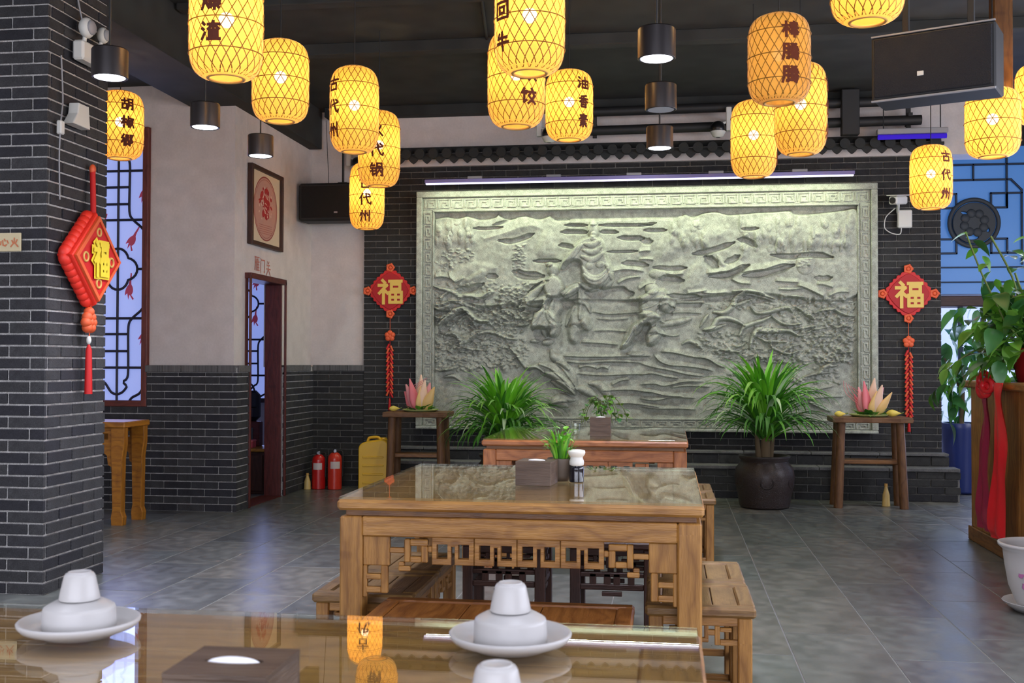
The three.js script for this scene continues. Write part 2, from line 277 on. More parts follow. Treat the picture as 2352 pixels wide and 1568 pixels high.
// left wall facing the camera, with its window
{
  const w = struct('wall_left');
  const X0 = -6.3, X1 = -3.6, Z = -8.8, T = 0.16, wx0 = -4.96, wx1 = -4.35, wy0 = 0.87, wy1 = 3.235;
  const slab = (a, b, c, d, m, dz = 0, n) => part(n, bx(b - a, d - c, T, (a + b) / 2, (c + d) / 2, Z - T / 2 + dz, 0.001), m, w);
  slab(X0, wx0, 1.2, 3.79, M.plaster, 0, 'plaster'); slab(wx1, X1, 1.2, 3.79, M.plaster, 0, 'plaster'); slab(wx0, wx1, wy1, 3.79, M.plaster, 0, 'plaster');
  slab(X0, wx0, 0, 1.2, M.mortar, 0.035, 'mortar'); slab(wx1, -3.558, 0, 1.2, M.mortar, 0.035, 'mortar'); slab(wx0, wx1, 0, wy0, M.mortar, 0.035, 'mortar');
  layBricks(w, [{ p: [X0, 0, Z + 0.045], turn: 0, W: 2.75, H: 1.16, holes: [[wx0 - X0, wx1 - X0, wy0, 3]], shift: 0.07 }], M.brick);
  for (let i = 0; i < 5; i++) part('cap_stone', bx(0.232 * .68, 0.058, 0.2, -3.64 - 0.16 * i, 1.19, Z - 0.04, 0.004), M.cap, w);
  part('cap_stone', bx(0.45, 0.058, 0.2, -6.0, 1.19, Z - 0.04, 0.004), M.cap, w);
}
// wall with the doorway, facing the middle of the room
{
  const w = struct('wall_door');
  const X = -3.6, T = 0.16, z0 = -8.8, z1 = -10.9, d0 = -9.045, d1 = -9.905, dh = 1.97;
  const slab = (a, b, c, d, m, dx, n) => part(n, bx(T, d - c, Math.abs(b - a), X - T / 2 + dx, (c + d) / 2, (a + b) / 2, 0.001), m, w);
  slab(z0 - 0.16, d0, 1.2, 3.79, M.plaster, 0, 'plaster'); slab(d0, d1, dh, 3.79, M.plaster, 0, 'plaster'); slab(d1, z1, 1.2, 3.79, M.plaster, 0, 'plaster');
  slab(z0 + 0.02, d0, 0, 1.2, M.mortar, 0.038, 'mortar'); slab(d1, z1, 0, 1.2, M.mortar, 0.038, 'mortar');
  layBricks(w, [{ p: [X + 0.047, 0, z0 + 0.045], turn: HP, W: z0 + 0.045 - z1, H: 1.16, holes: [[z0 - d0 + 0.045, z0 - d1 + 0.045, 0, 3]], shift: 0.1 }], M.brick);
  for (const [z, l] of [[-8.9, 0.25], [-10.04, 0.23], [-10.28, 0.23], [-10.52, 0.23]]) part('cap_stone', bx(0.2, 0.058, l, X - 0.04, 1.19, z, 0.004), M.cap, w);
  const f = struct('door_1');
  for (const z of [d0 - 0.012, d1 + 0.012]) part('jamb', bx(0.16, dh, 0.024, X - 0.06, dh / 2, z, 0.004), M.redwood, f);
  for (const z of [d0 + 0.012, d1 - 0.0]) part('architrave', bx(0.016, dh + 0.03, 0.03, X + 0.052, (dh + 0.03) / 2, z, 0.003), M.redwood, f);
  part('lintel', bx(0.2, 0.05, d0 - d1 + 0.03, X - 0.04, dh + 0.022, (d0 + d1) / 2, 0.004), M.redwood, f);
  part('threshold', bx(0.2, 0.006, d0 - d1 - 0.09, X - 0.06, 0.003, (d0 + d1) / 2, 0.002), M.redwood, f);
}
// short white wall in the back left corner
{
  const w = struct('wall_alcove');
  part('plaster', bx(0.72, 2.6, 0.16, -3.32, 2.5, -10.88, 0.001), M.plaster, w);
  part('mortar', bx(0.72, 1.2, 0.16, -3.32, 0.6, -10.845, 0.001), M.mortarDark, w);
  layBricks(w, [{ p: [-3.56, 0, -10.755], turn: 0, W: 0.53, H: 1.16, shift: 0.05 }], M.brickDark);
  for (let i = 0; i < 3; i++) part('cap_stone', bx(0.175, 0.058, 0.2, -3.47 + 0.18 * i, 1.19, -10.84, 0.004), M.cap, w);
}
// back wall: dark brick, beige above a tiled coping
const WZ = -10.75, WX0 = -3.03, WX1 = 2.525;
{
  const w = struct('wall_back');
  part('mortar', bx(WX1 - WX0, 3.3, 0.3, (WX0 + WX1) / 2, 1.65, WZ - 0.16, 0.001), M.mortarDark, w);
  part('upper_plaster', bx(WX1 - WX0 + 0.6, 0.6, 0.3, (WX0 + WX1) / 2 + 0.3, 3.5, WZ - 0.12, 0.001), M.plaster, w);
  const holes = [[0.62, 4.92, 0.62 - 0.4, 2.5]];
  layBricks(w, [{ p: [WX0, 0.4, WZ], turn: 0, W: WX1 - WX0, H: 2.8, holes, shift: 0.12 }], M.brickDark, 300);
  const cw = struct('trim_1'), pw = struct('trim_2');
  const rt = new THREE.CylinderGeometry(0.042, 0.042, 0.22, 14, 1, false, 0, Math.PI).rotateZ(HP).rotateY(HP).rotateX(0.3);
  const end = new THREE.CylinderGeometry(0.048, 0.048, 0.014, 18).rotateX(HP);
  const sh = new THREE.Shape(); sh.moveTo(-0.062, 0.02); sh.quadraticCurveTo(0, -0.004, 0.062, 0.02); sh.quadraticCurveTo(0.05, -0.035, 0, -0.062); sh.quadraticCurveTo(-0.05, -0.035, -0.062, 0.02);
  const drip = new THREE.ExtrudeGeometry(sh, { depth: 0.012, bevelEnabled: false, curveSegments: 6 });
  const rTile = merge([rt, end.clone().translate(0, -0.03, 0.115)]);
  for (let i = 0; i < 41; i++) {
    const x = WX0 + 0.07 + i * 0.135;
    const t = part('roof_tile', rTile, M.coping, cw); t.position.set(x, 3.325, WZ + 0.08);
    if (i < 40) { const d = part('drip_tile', drip, M.coping, cw); d.position.set(x + 0.0675, 3.262, WZ + 0.16); }
  }
  part('coping_bed', [bx(WX1 - WX0, 0.03, 0.17, (WX0 + WX1) / 2, 3.285, WZ + 0.075, 0.003), bx(WX1 - WX0, 0.06, 0.2, (WX0 + WX1) / 2, 3.36, WZ - 0.06, 0.003)], M.coping, cw);
  for (const y of [3.645, 3.465]) part('pipe', bar([-0.8, y, -10.5], [2.3, y + 0.02, -10.5], 0.045, 14), M.black, pw);
  part('conduit', bx(0.16, 0.42, 0.1, 1.66, 3.56, -10.46, 0.006), M.black, pw);
  part('bracket', [bx(0.04, 0.1, 0.16, -0.7, 3.5, -10.55), bx(0.04, 0.1, 0.16, 2.2, 3.5, -10.55), bx(0.04, 0.3, 0.03, -0.7, 3.56, -10.57), bx(0.04, 0.3, 0.03, 2.2, 3.56, -10.57)], M.black, pw);
}
// stepped plinth along the back wall
{
  const p = struct('plinth');
  part('mortar', [bx(5.55, 0.28, 0.4, -0.175, 0.14, -10.615, 0.001), bx(5.53, 0.12, 0.2, -0.215, 0.33, -10.7, 0.001)], M.mortarDark, p);
  layBricks(p, [{ p: [-2.955, 0, -10.4], turn: 0, W: 5.56, H: 0.27, course: 0.0675, shift: 0.02 }, { p: [-2.99, 0.305, -10.58], turn: 0, W: 5.54, H: 0.09, course: 0.09, shift: 0.1 }], M.brickDark);
  for (let i = 0; i < 9; i++) {
    part('ledge_stone', bx(0.612, 0.03, 0.21, -2.645 + i * 0.617, 0.287, -10.485, 0.004), M.cap, p);
    part('ledge_stone', bx(0.61, 0.025, 0.19, -2.68 + i * 0.615, 0.41, -10.66, 0.004), M.cap, p);
  }
}
// brick pillar
{
  const p = struct('pillar');
  part('mortar', bx(0.82, 3.79, 0.62, -3.722, 1.895, -5.81, 0.001), M.mortar, p);
  layBricks(p, [{ p: [-4.13, 0, -5.494], turn: 0, W: 0.824, H: 3.78, course: 0.0635, len: 0.246, shift: 0.12 }, { p: [-3.306, 0, -5.494], turn: HP, W: 0.632, H: 3.78, course: 0.0635, len: 0.246, shift: 0.15 }], M.brick, 300);
}
// the parts of the room outside the picture
{
  const l = struct('wall_left_outer'); part('plaster', bx(0.2, 3.79, 17.4, -6.4, 1.895, -4.2, 0.001), M.plaster, l);
  const r = struct('wall_right'); part('plaster', bx(0.2, 3.79, 16.2, 4.8, 1.895, -3.5, 0.001), M.plaster, r);
  const f = struct('wall_front');
  part('plaster', [bx(11.2, 0.5, 0.2, -0.8, 0.25, 4.5, .001), bx(11.2, 0.69, 0.2, -0.8, 3.445, 4.5, .001), bx(1.0, 2.6, 0.2, -5.9, 1.8, 4.5, .001), bx(1.0, 2.6, 0.2, 4.3, 1.8, 4.5, .001)], M.plaster, f);
  const wn = struct('window_3');
  for (let i = 0; i < 7; i++) part('mullion', bx(0.07, 2.6, 0.1, -5.4 + i * 1.533, 1.8, 4.5, 0.004), M.darkwood, wn);
  part('transom', [bx(9.2, 0.07, 0.1, -0.8, 2.6, 4.5), bx(9.2, 0.07, 0.1, -0.8, 0.53, 4.5), bx(9.2, 0.07, 0.1, -0.8, 3.07, 4.5)], M.darkwood, wn);
  part('pane', bx(9.2, 2.6, 0.012, -0.8, 1.8, 4.52, 0.001), std({ color: rgb(220, 226, 240), emissive: rgb(214, 224, 250), emissiveIntensity: 1.0, roughness: 0.3 }), wn);
  areaLight(rgb(228, 230, 245), LIT.front, 9.0, 2.5, [-0.8, 1.8, 4.42], [-0.8, 1.8, 0]);
  const w5 = struct('added_window_5');  // unseen window added on the right to light the walls
  part('pane', bx(0.012, 2.0, 8.6, 4.69, 1.9, -4.2, 0.001), std({ color: rgb(220, 226, 240), emissive: rgb(214, 224, 250), emissiveIntensity: 1.0, roughness: 0.3 }), w5);
  for (let i = 0; i < 8; i++) part('mullion', bx(0.06, 2.1, 0.06, 4.68, 1.9, -8.5 + i * 1.2286, 0.004), M.darkwood, w5);
  for (const y of [0.88, 2.2, 2.92]) part('transom', bx(0.06, 0.07, 8.66, 4.675, y, -4.2, 0.004), M.darkwood, w5);
  areaLight(rgb(228, 230, 245), LIT.side, 8.4, 1.9, [4.62, 1.9, -4.2], [0, 1.9, -4.2]);
  // unseen downlights added in the ceiling to light the room
  const cl = struct('added_lights_3');
  for (const [x, z] of [[-2.42, -2.6], [-2.42, -0.8], [0, -2.6], [0, -0.6], [2.4, -3.4], [2.4, -1.2], [3.9, -5.2], [-4.8, -5.2], [3.3, -8.8], [-1.3, 1.4], [1.6, 1.4], [-4.8, -2]]) {
    part('downlight', lathe([[0.06, 0], [0.09, 0], [0.092, 0.02], [0.06, 0.02]], 28).translate(x, 3.77 - (x < -4 ? 0.2 : 0), z), M.metalDark, cl);
    part('added_downlight_disc', new THREE.CylinderGeometry(0.062, 0.062, 0.012, 24).translate(x, 3.782 - (x < -4 ? 0.2 : 0), z), std({ color: 0xffffff, emissive: rgb(236, 240, 255), emissiveIntensity: LIT.downDisc }), cl);
    const l = new THREE.SpotLight(rgb(236, 238, 255), LIT.down * (x < 1 && x > -3 ? 0.8 : 1.3), 0, 1.25, 0.8, 2); l.position.set(x, 3.76 - (x < -4 ? 0.2 : 0), z); l.target.position.set(x, 0, z); l.shadow.radius = 4; scene.add(l, l.target);
  }
  const b = struct('wall_inner');
  part('plaster', [bx(2.7, 3.79, 0.16, -4.95, 1.895, -12.5, .001), bx(0.16, 3.79, 1.7, -3.72, 1.895, -11.72, .001)], M.plaster, b);
  const br = struct('wall_right_back'); part('plaster', [bx(2.4, 3.79, 0.16, 3.7, 1.895, -12.0, .001), bx(0.16, 3.79, 1.3, 2.45, 1.895, -11.5, 0.001)], M.plaster, br);
}
// windows: frosted panes with dark lattice; the red cranes are prints on the panes
const paneBlue = std({ color: rgb(180, 190, 225), emissive: rgb(136, 154, 224), emissiveIntensity: 0.8, roughness: 0.5 });
const lattice = std({ color: rgb(34, 34, 52), roughness: 0.5 });
function crane() {
  const s = new THREE.Shape(); s.moveTo(0, 0); s.bezierCurveTo(0.03, 0.01, 0.05, 0.05, 0.04, 0.09); s.bezierCurveTo(0.05, 0.13, 0.075, 0.15, 0.085, 0.19); s.lineTo(0.075, 0.195); s.bezierCurveTo(0.06, 0.16, 0.03, 0.13, 0.015, 0.1); s.bezierCurveTo(-0.02, 0.09, -0.05, 0.05, -0.06, 0.02); s.lineTo(-0.03, 0.03); s.lineTo(-0.045, -0.03); s.lineTo(-0.015, 0.01); s.lineTo(-0.005, -0.05); s.lineTo(0.012, -0.045);
  return new THREE.ExtrudeGeometry(s, { depth: 0.001, bevelEnabled: false, curveSegments: 6 });
}
const printRed = std({ color: rgb(190, 70, 96), roughness: 0.6, emissive: rgb(150, 60, 90), emissiveIntensity: 0.25 });
function latticeWindow(name, X0, X1, Y0, Y1, Z, frameMat, mid, fw) {
  const g = struct(name);
  for (const x of [X0, X1]) part('frame', bx(fw, Y1 - Y0 + fw, 0.12, x, (Y0 + Y1) / 2, Z + 0.02, 0.004), frameMat, g);
  for (const y of [Y0, Y1]) part('frame', bx(X1 - X0 - fw, fw, 0.12, (X0 + X1) / 2, y, Z + 0.02, 0.004), frameMat, g);
  part('pane', bx(X1 - X0, Y1 - Y0, 0.01, (X0 + X1) / 2, (Y0 + Y1) / 2, Z - 0.03, 0.001), paneBlue, g);
  const z = Z, t = 0.011, B = (a, b) => part('lattice_bar', bar([a[0], a[1], z], [b[0], b[1], z], t, 8), lattice, g);
  const C = (pts) => part('lattice_bar', tube(pts.map(([x, y]) => [x, y, z]), t, 40, 8), lattice, g);
  const H = (Y1 - Y0), cy = (Y0 + Y1) / 2 - 0.015, xr = X1 - fw / 2, m = mid;
  B([m, Y0], [m, Y1]);
  for (const d of [-0.84, -0.7, -0.555, -0.42, 0.42, 0.555, 0.7, 0.84]) B([X0, cy + d], [xr - (Math.abs(d) > 0.45 && Math.abs(d) < 0.8 ? 0.165 : 0), cy + d]);
  B([X0, cy], [m - 0.17, cy]); B([m + 0.175, cy], [xr, cy]);
  const q = []; for (let i = 0; i <= 48; i++) { const a = i / 48 * Math.PI * 2, r = 0.135 + 0.045 * Math.abs(Math.cos(2 * a)) ; q.push([m + r * Math.cos(a) * 0.98, cy + r * Math.sin(a) * 0.98]); } C(q);
  for (const s of [-1, 1]) {
    C([[xr, cy + s * 0.3], [xr - 0.05, cy + s * 0.36], [xr - 0.12, cy + s * 0.42], [xr - 0.155, cy + s * 0.5], [xr - 0.155, cy + s * 0.9], [xr - 0.2, cy + s * 0.96], [m + 0.09, cy + s * 1.0], [m + 0.05, cy + s * 1.05], [m, cy + s * 1.07]]);
    C([[m, cy + s * 1.07], [m - 0.05, cy + s * 1.05], [m - 0.1, cy + s * 0.98], [m - 0.16, cy + s * 0.9], [m - 0.16, cy + s * 0.5], [m - 0.2, cy + s * 0.42]]);
    C([[xr - 0.16, cy + s * H / 2], [xr - 0.12, cy + s * (H / 2 - 0.06)], [xr - 0.05, cy + s * (H / 2 - 0.1)], [xr, cy + s * (H / 2 - 0.18)]]);
  }
  const cg = crane();
  for (const [dx, dy, r] of [[0.13, 0.2, 0], [0.13, -0.22, 0.4], [0.27, -0.62, 0], [0.27, 0.6, 0.2], [-0.2, 0.3, 0.1], [-0.3, -0.5, 0]]) { const c = part('crane_print', cg, printRed, g); c.position.set(m + dx * (xr - m) / 0.3, cy + dy, Z - 0.0235); c.rotation.z = r; c.scale.setScalar(0.9); }
  return g;
}
latticeWindow('window_1', -4.935, -4.375, 0.895, 3.21, -8.83, wood(rgb(120, 56, 48), 0.5), -4.655, 0.05);
areaLight(rgb(150, 165, 235), LIT.leftWin, 0.5, 2.2, [-4.655, 2.05, -8.7], [-4.655, 2.05, 0]);
latticeWindow('window_2', -5.285, -4.575, 0.8, 3.09, -12.35, wood(rgb(70, 48, 52), 0.5), -4.93, 0.05);
areaLight(rgb(150, 165, 235), LIT.leftWin * 1.2, 0.6, 2.1, [-4.93, 1.94, -12.25], [-4.93, 1.94, 0]);
// blue lattice wall and glazing beyond the right end of the brick wall
{
  const Z = -11.6, g = struct('window_4');
  const bluePane = std({ color: rgb(90, 130, 172), emissive: rgb(50, 112, 190), emissiveIntensity: 0.5, roughness: 0.4 });
  const dayPane = std({ color: rgb(190, 205, 240), emissive: rgb(186, 202, 250), emissiveIntensity: 0.95, roughness: 0.4 });
  const dk = std({ color: rgb(24, 44, 66), roughness: 0.5 });
  part('pane', bx(2.1, 1.5, 0.012, 3.58, 2.7, Z - 0.03, 0.001), bluePane, g);
  part('pane', bx(0.34, 1.5, 0.012, 2.73, 1.06, Z - 0.03, 0.001), dayPane, g); part('pane', bx(1.6, 1.5, 0.012, 3.74, 1.06, Z - 0.03, 0.001), dayPane, g);
  part('ledge', bx(2.1, 0.1, 0.24, 3.58, 1.87, Z + 0.04, 0.006), M.darkwood, g); part('sill', bx(2.1, 0.3, 0.1, 3.58, 0.15, Z - 0.02, 0.006), M.darkwood, g);
  part('header', bx(2.1, 0.35, 0.14, 3.58, 3.61, Z, 0.006), M.ceiling, g);
  const B = (x0, y0, x1, y1, t = 0.02) => part('lattice_bar', bx(Math.abs(x1 - x0) + t, Math.abs(y1 - y0) + t, 0.024, (x0 + x1) / 2, (y0 + y1) / 2, Z, 0.003), dk, g);
  B(2.6, 3.251, 4.6, 3.251); B(2.6, 3.097, 3.4, 3.097); B(3.36, 2.816, 3.36, 3.43); B(3.04, 3.097, 3.04, 3.251); B(3.502, 2.25, 3.502, 2.99);
  part('lattice_bar', bar([3.4, 3.097, Z], [3.502, 2.99, Z], 0.012, 8), dk, g);
  for (const [a, b, c, d] of [[3.209, 2.816, 3.36, 2.959], [3.209, 2.359, 3.36, 2.502]]) { B(a, b, c, b); B(a, d, c, d); B(a, b, a, d); B(c, b, c, d); }
  B(3.36, 2.959, 3.502, 2.959); B(3.36, 2.359, 3.502, 2.359);
  for (const [a, b, c, d] of [[2.6, 2.816, 2.875, 2.959], [2.6, 2.359, 2.875, 2.502]]) { B(a, b, c, b); B(a, d, c, d); B(c, b, c, d); }
  B(2.6, 2.217, 4.6, 2.217, 0.014); B(2.6, 2.068, 4.6, 2.068, 0.014); B(2.91, 0.32, 2.91, 1.82, 0.05); B(3.5, 0.32, 3.5, 1.82, 0.05); B(2.6, 1.2, 4.6, 1.2, 0.03);
  part('stile', bx(0.05, 1.5, 0.05, 3.13, 1.06, Z - 0.01, 0.004), dk, g);
  const med = std({ color: rgb(58, 62, 62), roughness: 0.6 });
  part('medallion_ring', new THREE.TorusGeometry(0.235, 0.022, 10, 48).translate(3.04, 2.66, Z + 0.02), med, g);
  const s = new THREE.Shape(); s.absarc(0, 0, 0.2, 0, Math.PI * 2);
  const hole = (x, y, a, b, r) => { const h = new THREE.Path(); h.absellipse(x, y, a, b, 0, Math.PI * 2, false, r); s.holes.push(h); };
  hole(-0.09, 0.1, 0.045, 0.022, -0.3); hole(0.05, 0.105, 0.035, 0.025, 0.2); hole(-0.02, -0.14, 0.07, 0.035, 0); hole(0.13, -0.07, 0.025, 0.03, 0.3);
  part('medallion', new THREE.ExtrudeGeometry(s, { depth: 0.03, bevelEnabled: true, bevelSize: 0.008, bevelThickness: 0.008, bevelSegments: 2, curveSegments: 24 }).translate(3.04, 2.66, Z), med, g);
  for (let k = 0; k < 8; k++) { const a = k * Math.PI / 4 + 0.3; part('medallion_petal', new THREE.SphereGeometry(0.045, 12, 8).scale(1, 1, 0.45).translate(3.04 + 0.1 * Math.cos(a), 2.66 + 0.1 * Math.sin(a), Z + 0.038), med, g); }
  areaLight(rgb(90, 140, 230), LIT.rightWin, 1.9, 1.4, [3.6, 2.6, Z + 0.16], [3.6, 2.6, 0]);
  areaLight(rgb(190, 205, 255), LIT.rightWin * 2.2, 1.9, 1.4, [3.6, 1.05, Z + 0.16], [3.6, 1.05, 0]);
}

// ================= the carved stone mural =================
{
  const t = thing('stone_mural', 'large grey-green carved stone relief of robed figures, pines and cliffs in a key-fret border', 'mural', [0, 0, -10.74]);
  const X0 = -2.46, X1 = 1.93, Y0 = 0.597, Y1 = 2.93, IX0 = -2.286, IX1 = 1.754, IY0 = 0.725, IY1 = 2.726;
  const fr = (x0, x1, y0, y1, z, d, n) => part(n, bx(x1 - x0, y1 - y0, d, (x0 + x1) / 2, (y0 + y1) / 2, z, 0.006), M.relief, t);
  fr(X0, X1, Y0, Y1, 0.02, 0.04, 'backing');
  for (const [a, b, c, d] of [[X0, X1, Y1 - 0.06, Y1], [X0, X1, Y0, Y0 + 0.03], [X0, X0 + 0.06, Y0 + 0.03, Y1 - 0.06], [X1 - 0.06, X1, Y0 + 0.03, Y1 - 0.06]]) fr(a, b, c, d, 0.085, 0.13, 'outer_moulding');
  for (const [a, b, c, d] of [[X0 + 0.06, X1 - 0.06, IY1 + 0.02, Y1 - 0.06], [X0 + 0.06, X1 - 0.06, Y0 + 0.03, IY0 - 0.02], [X0 + 0.06, IX0 - 0.014, IY0 - 0.02, IY1 + 0.02], [IX1 + 0.014, X1 - 0.06, IY0 - 0.02, IY1 + 0.02]]) fr(a, b, c, d, 0.07, 0.1, 'border_band');
  for (const [a, b, c, d] of [[IX0 - 0.014, IX1 + 0.014, IY1, IY1 + 0.022], [IX0 - 0.014, IX1 + 0.014, IY0 - 0.022, IY0], [IX0 - 0.014, IX0 + 0.004, IY0, IY1], [IX1 - 0.004, IX1 + 0.014, IY0, IY1]]) fr(a, b, c, d, 0.08, 0.11, 'inner_bead');
  // one turn of the key fret, raised from the band
  const f = (w, h) => { const b = 0.011, g = []; const R = (x, y, ww, hh) => g.push(bx(ww, hh, 0.012, x, y, 0, 0.002)); R(0, h / 2, w, b); R(-w / 2, 0, b, h); R(w / 2, 0, b, h * .96); R(0.012, -h / 2, w - 0.02, b); R(-w / 4 + 0.004, -0.012, b, h - 0.03); R(0.006, h / 4 - 0.006, w / 2, b); R(w / 4, -0.002, b, h / 2 - 0.01); return merge(g); };
  const top = f(0.108, 0.078), side = f(0.066, 0.104), bot = f(0.108, 0.052);
  const put = (g, x, y) => { const m = part('fret_motif', g, M.relief, t); m.position.set(x, y, 0.124); };
  for (let i = 0; i < 32; i++) { const x = X0 + 0.14 + i * (X1 - X0 - 0.28) / 31; put(top, x, (IY1 + 0.022 + Y1 - 0.06) / 2); put(bot, x, (IY0 - 0.022 + Y0 + 0.03) / 2); }
  for (let i = 0; i < 16; i++) { const y = IY0 + 0.06 + i * (IY1 - IY0 - 0.12) / 15; put(side, (X0 + 0.06 + IX0 - 0.014) / 2, y); put(side, (X1 - 0.06 + IX1 + 0.014) / 2, y); }

  // the relief: a height field, carved shape by shape
  const NX = 960, NY = 476, W = IX1 - IX0, H = IY1 - IY0, hf = new Float32Array(NX * NY);
  // pixel of the photograph -> column, row of the field (row 0 at the top)
  const U = (x, y) => { const u = (x - 997) / 974, tp = 487 - 15 * u, bt = 955 + 7 * u; return [u * (NX - 1), (y - tp) / (bt - tp) * (NY - 1)]; };
  const K = { A: [940, 400], B: [1480, 400], C: [940, 700], D: [1480, 700] };
  const pt = (k, n) => { const o = []; for (let i = 0; i < n.length; i += 2) o.push(U(K[k][0] + n[i] / 4.2, K[k][1] + n[i + 1] / 4.2)); return o; };
  const smooth = (p) => { if (p.length < 3) return p; const c = new THREE.CatmullRomCurve3(p.map(([x, y]) => new THREE.Vector3(x, y, 0))); return c.getPoints(p.length * 6).map((v) => [v.x, v.y]); };
  const sst = (t) => { t = t < 0 ? 0 : t > 1 ? 1 : t; return t * t * (3 - 2 * t); };
  function each(p, pad, fn) {
    let a = 1e9, b = -1e9, c = 1e9, d = -1e9; for (const [x, y] of p) { a = Math.min(a, x); b = Math.max(b, x); c = Math.min(c, y); d = Math.max(d, y); }
    for (let j = Math.max(0, Math.floor(c - pad)); j <= Math.min(NY - 1, d + pad); j++) for (let i = Math.max(0, Math.floor(a - pad)); i <= Math.min(NX - 1, b + pad); i++) fn(i, j);
  }
  function near(p, x, y) { let best = 1e9, sy = 0, tt = 0; for (let k = 0; k + 1 < p.length; k++) { const [x0, y0] = p[k], [x1, y1] = p[k + 1], dx = x1 - x0, dy = y1 - y0, q = Math.max(0, Math.min(1, ((x - x0) * dx + (y - y0) * dy) / (dx * dx + dy * dy + 1e-9))), ex = x - x0 - dx * q, ey = y - y0 - dy * q, d = ex * ex + ey * ey; if (d < best) { best = d; sy = ey; tt = (k + q) / (p.length - 1); } } return [Math.sqrt(best), sy, tt]; }
  const inside = (p, x, y) => { let r = false; for (let i = 0, j = p.length - 1; i < p.length; j = i++) if ((p[i][1] > y) !== (p[j][1] > y) && x < (p[j][0] - p[i][0]) * (y - p[i][1]) / (p[j][1] - p[i][1]) + p[i][0]) r = !r; return r; };
  // ridge: rounded rib along a line; ledge: slopes out from above and drops sharply below; slot: cut with a deep roof; mass: raised area
  const ridge = (k, n, w, h, taper = 0.6) => { const p = smooth(pt(k, n)); each(p, w + 1, (i, j) => { const [d, , t] = near(p, i, j), ww = w * (1 - taper * Math.abs(2 * t - 1) ** 2); if (d < ww) hf[j * NX + i] += h * Math.sqrt(1 - (d / ww) ** 2) * (1 - taper * .5 * Math.abs(2 * t - 1) ** 3); }); };
  const ledge = (k, n, w, h) => { const p = smooth(pt(k, n)); each(p, w + 2, (i, j) => { const [d, s, t] = near(p, i, j), e = sst(Math.min(t, 1 - t) * 9); if (s <= 0 && d < w) hf[j * NX + i] += h * e * (1 - d / w) ** 1.3; else if (s > 0 && d < 2.2) hf[j * NX + i] += h * e * (1 - d / 2.2); }); };
  const slot = (k, n, w, h) => { const p = smooth(pt(k, n)); each(p, w + 1, (i, j) => { const [d, s, t] = near(p, i, j), ww = w * (0.35 + 0.65 * sst(Math.min(t, 1 - t) * 5)); if (d < ww) hf[j * NX + i] -= h * (s < 0 ? sst((1 - d / ww) * 4) : sst((1 - d / ww) * 1.1)); }); };
  const mass = (k, n, h, edge, add = false) => { const p = pt(k, n), q = smooth([...p, p[0]]); each(q, 2, (i, j) => { if (!inside(q, i, j)) return; const d = near(q, i, j)[0], v = h * sst(d / edge); const o = j * NX + i; hf[o] = add ? hf[o] + v : Math.max(hf[o], v); }); };
  const bump = (k, x, y, rx, ry, h, a = 0) => { const [[cx, cy]] = pt(k, [x, y]); rx *= 0.234; ry *= 0.238; const c = Math.cos(a), s = Math.sin(a), R = Math.max(rx, ry); each([[cx, cy]], R + 1, (i, j) => { const dx = i - cx, dy = j - cy, u = (dx * c + dy * s) / rx, v = (-dx * s + dy * c) / ry, d = u * u + v * v; if (d < 1) hf[j * NX + i] += h * Math.sqrt(1 - d); }); };
  const foliage = (k, x0, y0, x1, y1, n, r, h) => { for (let i = 0; i < n; i++) { const x = rr(x0, x1), y = rr(y0, y1); bump(k, x, y, rr(r * .5, r * 1.2), rr(r * .3, r * .65), rr(h * .3, h * .62), rr(-.6, .6)); } };
  // sky and cliffs: a bright upper sheet that stands out, with a mountain skyline
  mass('A', [230, 420, 360, 395, 470, 410, 580, 390, 700, 425, 850, 400, 880, 372, 960, 415, 1160, 388, 1290, 425, 1400, 388, 1450, 430, 1620, 425, 2000, 420, 2400, 405, 2640, 415, 2720, 372, 2780, 405, 2900, 360, 3020, 350, 3120, 378, 3260, 372, 3380, 358, 3560, 350, 3720, 342, 3760, 375, 4060, 355, 4200, 335, 4330, 330, 4330, 1180, 3300, 1160, 2500, 1230, 1500, 1230, 700, 1300, 230, 1300], 0.034, 7);
  mass('A', [240, 470, 420, 430, 560, 470, 690, 560, 700, 690, 480, 720, 240, 700], 0.012, 22, true); mass('A', [700, 590, 900, 520, 1100, 420, 1280, 430, 1330, 530, 1130, 600, 900, 640, 720, 660], 0.014, 24, true);
  mass('A', [1300, 560, 1390, 500, 1460, 600, 1480, 780, 1360, 860, 1240, 760], 0.014, 20, true); mass('B', [300, 480, 480, 430, 700, 480, 900, 480, 880, 640, 560, 740, 200, 860, 140, 700], 0.012, 26, true);
  mass('B', [1000, 430, 1300, 380, 1500, 420, 1700, 480, 1980, 420, 2040, 720, 1660, 740, 1240, 700, 960, 620], 0.012, 26, true);
  for (let i = 0; i < 60; i++) { const x = rr(960, 2030), y = rr(430, 720); bump('B', x, y, rr(15, 40), rr(30, 80), rr(.004, .009), rr(-.2, .2)); }
  for (let i = 0; i < 50; i++) { bump(i % 2 ? 'A' : 'B', rr(250, 650), rr(450, 700), rr(15, 40), rr(30, 80), rr(.004, .009), rr(-.2, .2)); }
